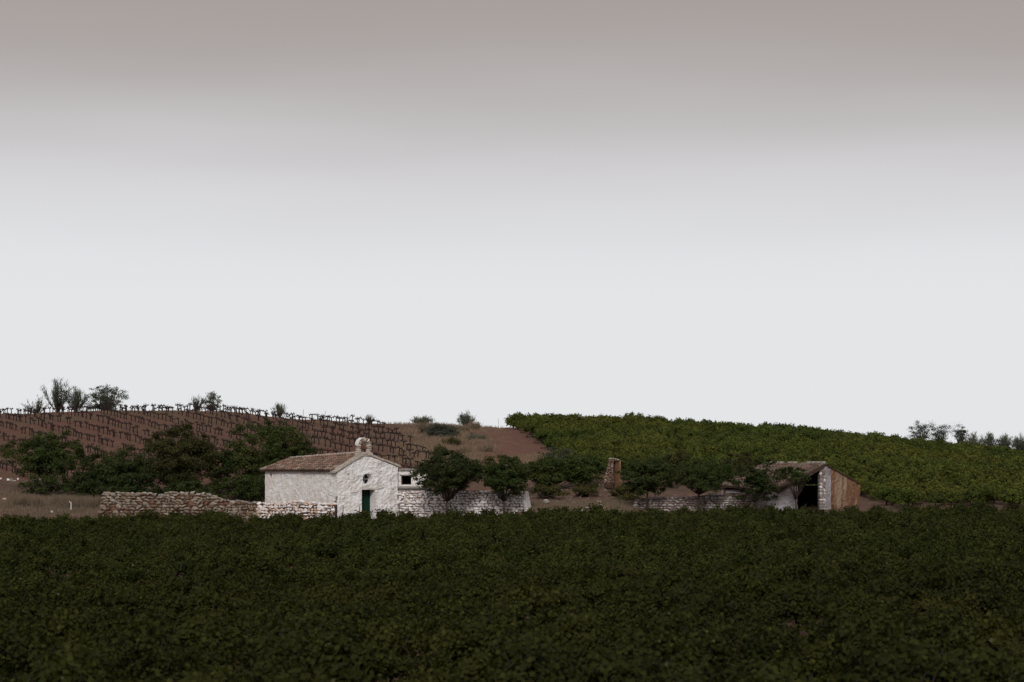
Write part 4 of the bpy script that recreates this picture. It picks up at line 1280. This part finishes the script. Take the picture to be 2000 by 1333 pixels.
# stone pillar at the corner
xp0, xp1 = front_x(1601), front_x(1613.5)
mb = MB(); mb.box((xp0 + 0.03, 0.05, 0.0), (xp1 - 0.04, 0.5, P0t - 0.15)); o = mb.build('pillar', M['mortar_white'], barn); o.matrix_local = xf
z = 0.25
while z < P0t - 0.2:
    h_ = random.uniform(.17, .24); sp_ = random.uniform(.4, .6)
    for (xa, xb) in ((xp0, xp0 + (xp1 - xp0) * sp_), (xp0 + (xp1 - xp0) * sp_, xp1)):
        link('stone', stone(M['stone_grey'] if random.random() < .75 else M['stone_white'], random.randrange(10)), None, o, ((xa + xb) / 2, 0.16, z + h_ / 2), (0, random.uniform(-.05, .05), random.uniform(-.05, .05)), ((xb - xa) * .98, 0.42, h_ * 0.97))
    z += h_
# adobe wall to the right of the corner
al = Vector((P2.x, P2.y)).length; aang = math.atan2(P2.y, P2.x)
xa = Matrix.Rotation(aang, 4, 'Z')
panel('pale_wall', 0.62, lambda x: P0t - 0.02 - 0.32 * x, [], M['wash_dimmed'], barn, 0.4, 0.13, 0.03, 0.0, seed=7, xform=xa)
panel('adobe_wall', al - 0.63, lambda x: P0t - 0.02 + (P2t - P0t) * (x + 0.63) / al + 0.03 * math.sin(x * 7), [], M['adobe'], barn, 0.4, 0.13, 0.035, 0.0, seed=8, xform=xa @ Matrix.Translation((0.632, 0, 0)), ragged=0.08)
# rear and eave walls that close it
mb = MB()
def wall_between(a, b, ha, hb, th=0.35):
    a = Vector(a); b = Vector(b); d_ = (b - a).normalized(); n_ = Vector((-d_.y, d_.x, 0)) * th
    mb.hexa([(a.x, a.y, 0), (b.x, b.y, 0), (b.x + n_.x, b.y + n_.y, 0), (a.x + n_.x, a.y + n_.y, 0)], [(a.x, a.y, ha), (b.x, b.y, hb), (b.x + n_.x, b.y + n_.y, hb), (a.x + n_.x, a.y + n_.y, ha)])
EA = Vector((E0.x, E0.y + 0.45, 0)); EB = EA + av * 0.95
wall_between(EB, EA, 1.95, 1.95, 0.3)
mb.build('eave_wall', M['wash_dimmed'], barn)
mb = MB(); RB = av * 0.97
wall_between(Vector((P2.x, P2.y, 0)) + av * 0.97, EB + Vector((0.1, 0, 0)), 2.3, 2.05, 0.3)
RX0 = Vector((Re.x, Re.y, 0)) if False else av * 0.97
wall_between(EB + Vector((0.12, -0.31, 0)), RX0 + Vector((0, -0.3, 0)), 2.0, P0t - 0.13, 0.2)
wall_between(RX0 + Vector((0.003, -0.3, 0)), Vector((P2.x, P2.y, 0)) + av * 0.965 + Vector((0, -.3, 0)), P0t - 0.13, P2t - 0.1, 0.2)
wall_between(Vector((P2.x, P2.y + 0.2, 0)), Vector((P2.x, P2.y, 0)) + av * 0.93, 2.25, 2.2, 0.3)
mb.build('rear_walls', M['inside'], barn)
# roof: near slope with tiles, far slope
Rt = R0 + Vector((0, -0.12, 0)); Re = R0 + av; Et = E0 + Vector((-0.12, -0.18, 0)); Ee = E0 + av + Vector((0, 0, 0.32))
mb = MB(); mb.slab(Et, Rt, Re, Ee, 0.10)
mb.slab(Rt + Vector((0.003, 0, 0)), Vector((P2.x, P2.y - 0.1, P2t)), Vector((P2.x, P2.y, P2t)) + av, Re + Vector((0.003, 0, 0)), 0.09)
broof = mb.build('roof', M['tile_bed'], barn)
tile_slope(broof, Et, Ee, Re, Rt, TILE_OLD, spacing=0.26, course=0.34, limit=300, missing=0.13, jit=0.05)
mb = MB()
for k in range(13):
    p_ = Rt.lerp(Re, (k + 0.1) / 13)
    if k in (4, 5, 8): continue
    mb.tube([p_ + Vector((0, 0, 0.04)), Rt.lerp(Re, (k + 1.1) / 13) + Vector((0, 0, 0.045))], [0.12, 0.10], 7)
mb.build('ridge_cap', M['stone_cap'], broof, True)
mb = MB(); mb.tube([Et + Vector((0.05, 0.1, -0.2)), Rt + Vector((-0.02, 0.1, -0.17))], 0.06, 6); mb.build('rafter', M['timber'], broof)
# grey stone wall left of the barn
stone_wall('stone_wall', 'low dull-white rubble stone wall left of the barn, behind the dark trees', xy(1238, 155.4), xy(1478, 154.7), 0.45, lambda s_: zat(np.interp(s_, [0, 0.35, 0.8, 0.9, 1], [972, 971, 961, 963, 966]), 155) - 0.45, M['stone_grey'], M['mortar_grey'], 0.30, 0.5, Hc=0.16, thick=0.45, cap=False)

# ------------------------------------------------------------------ stones, stakes
def rock(label, u, D, y, size, mat, group=None, name='rock', rot=0.0):
    x, yy = xy(u, D); z = zat(y, D)
    o = link(name, stone(mat, random.randrange(10)), None, None, (x, yy, z), (0.1, rot, random.uniform(0, 3)), size)
    return tag(o, label, 'rock', group)


rock('broad pale flat rock at the vineyard edge right of the white wall', 1150, 152.2, 993, (0.46, 0.4, 0.13), M['stone_cap'])
rock('small white stone on the dry grass at far left', 101, 151.8, 1000, (0.16, 0.14, 0.14), M['stone_pale'])
rock('pale stone lying by the left edge before the trees', 8, 157, 975, (0.3, 0.25, 0.14), M['stone_pale'])
rock('pale flat rock left of the stone pile at the vineyard edge', 1136, 152.4, 997, (0.22, 0.2, 0.12), M['stone_pale'])
rock('pale rounded rock at the foot of the earth slope right of the white wall', 1068, 158, 979, (0.42, 0.3, 0.26), M['stone_cap'])
rock('small pale rock on the earth bank between white wall and ruin', 1121, 159, 982, (0.22, 0.2, 0.16), M['stone_cap'])
pile = empty('stone_pile', (*xy(1170, 152.4), zat(995, 152.4))); tag(pile, 'small heap of reddish stones at the vineyard edge below the ruin', 'stone pile')
for k in range(16):
    zz = random.uniform(0, 0.5); wdt = 0.42 * (1 - zz / 0.62)
    link('stone', stone(M['stone_dark'] if k % 3 else M['stone_cap'], k % 10), None, pile, (random.uniform(-wdt, wdt), random.uniform(-.2, .2), zz), (random.uniform(-.3, .3), random.uniform(-.4, .4), random.uniform(0, 3)), (random.uniform(.14, .26), .2, random.uniform(.1, .16)))
tum = empty('tumbled_wall', (*xy(30, 178), zat(946, 178))); tag(tum, 'tumbled line of pale stones at the foot of the red hill, far left', 'wall')
for k in range(46):
    x = random.uniform(-2.4, 4.6)
    q = link('stone', stone(M['stone_cap'] if k % 3 else M['stone_pale'], k % 10), None, tum, (x, random.uniform(-.4, .4), random.uniform(-0.1, 0.40) - 0.05 * x), (random.uniform(-.3, .3), random.uniform(-.3, .3), random.uniform(0, 3)), (random.uniform(.15, .34), .22, random.uniform(.1, .2)))


def rubble(name, label, n_, ulo, uhi, dlo, dhi, smin, smax, mat):
    base = [stone_shape(40 + i) for i in range(5)]
    VV = []; FF = []; nb_ = 0
    for k in range(n_):
        u = random.uniform(ulo, uhi); D = random.uniform(dlo, dhi); x, y = xy(u, D); s_ = random.uniform(smin, smax)
        me = base[k % 5]; mt = Matrix.Translation((x, y, Hs(x, y) + s_ * 0.15)) @ Matrix.Rotation(random.uniform(0, 6), 4, 'Z') @ Matrix.Diagonal((s_, s_ * .8, s_ * .6, 1))
        VV += [tuple(mt @ v.co) for v in me.vertices]; FF += [tuple(i + nb_ for i in p_.vertices) for p_ in me.polygons]; nb_ += len(me.vertices)
    me = bpy.data.meshes.new(name); me.from_pydata(VV, [], FF); me.materials.append(mat)
    tag(link(name, me), label, 'stones', kind='stuff')


M['rubble'] = flat_noise('rubble', (0.07, 0.045, 0.033), (0.24, 0.19, 0.155), 1.7)
rubble('bank_rubble', 'loose stones strewn over the earth slope between the white wall and the ruin', 420, 1034, 1250, 153, 172, 0.06, 0.26, M['rubble'])
rubble('field_stones', 'small stones scattered over the ground at left', 260, -100, 480, 152, 180, 0.05, 0.2, M['rubble'])
rubble('hill_stones', 'small stones scattered over the red hill and the bank', 420, -100, 1090, 184, 250, 0.06, 0.22, M['rubble'])


def stake(label, u, D, ytop, lean=0.0, mat='stake', r_=0.028, name='stake'):
    x, y = xy(u, D); zb = Hs(x, y); zt_ = zat(ytop, D)
    mb = MB(); mb.tube([(0, 0, -0.1), (lean * 0.5, 0, (zt_ - zb) * 0.5), (lean, 0, zt_ - zb)], [r_, r_ * 0.95, r_ * 0.8], 6)
    o = mb.build(name, M[mat]); o.location = (x, y, zb)
    return tag(o, label, 'stake')


stake('thin dark stake in the vines before the left part of the facade', 670, 149.2, 987, 0.0)
stake('thin dark stake in the vines just left of the green door', 704, 149.2, 989, -0.06)
stake('thin grey stake in the vines right of the green door', 737, 149.2, 987, 0.0, r_=0.012)
stake('short thin stake in the vines below the right edge of the facade', 759, 149.2, 993, 0.0, r_=0.012)
stake('thickest dark stake in the vines where facade and white wall meet', 781, 149.0, 982, -0.03, r_=0.028)
stake('thin pale post at the upper left corner of the green hillside vines', 974.5, 249, 818, -0.08, 'white_post', 0.03, 'vine_post')
# white crooked post stub before the trees
x, y = xy(138, 154.5); zb = Hs(x, y)
mb = MB(); mb.tube([(0.02, 0, -0.1), (0.03, 0, 0.18), (0.02, 0, 0.33), (-0.10, 0, 0.42)], [0.04, 0.035, 0.04, 0.05], 6)
o = mb.build('post_stub', M['white_post']); o.location = (x, y, zat(991, 154.5) - 0.05); tag(o, 'short crooked white post stub on the dry ground at left', 'post')
for k, (u, D, yt) in enumerate([(46, 249, 797), (328, 249, 790), (450, 250, 793), (592, 250, 800), (635, 250, 803), (678, 250, 808)]):
    o = stake(['thin post among the bare vines at the left end of the crest', 'thin post on the crest left of the lone round bush', 'thin post on the crest right of the lone round bush',
               'thin post on the skyline, first past the little bush', 'thin post on the skyline, second past the little bush', 'thin post on the skyline, last before the bare vines end'][k], u, D, yt, 0.02, 'stake', 0.022, 'vine_post')
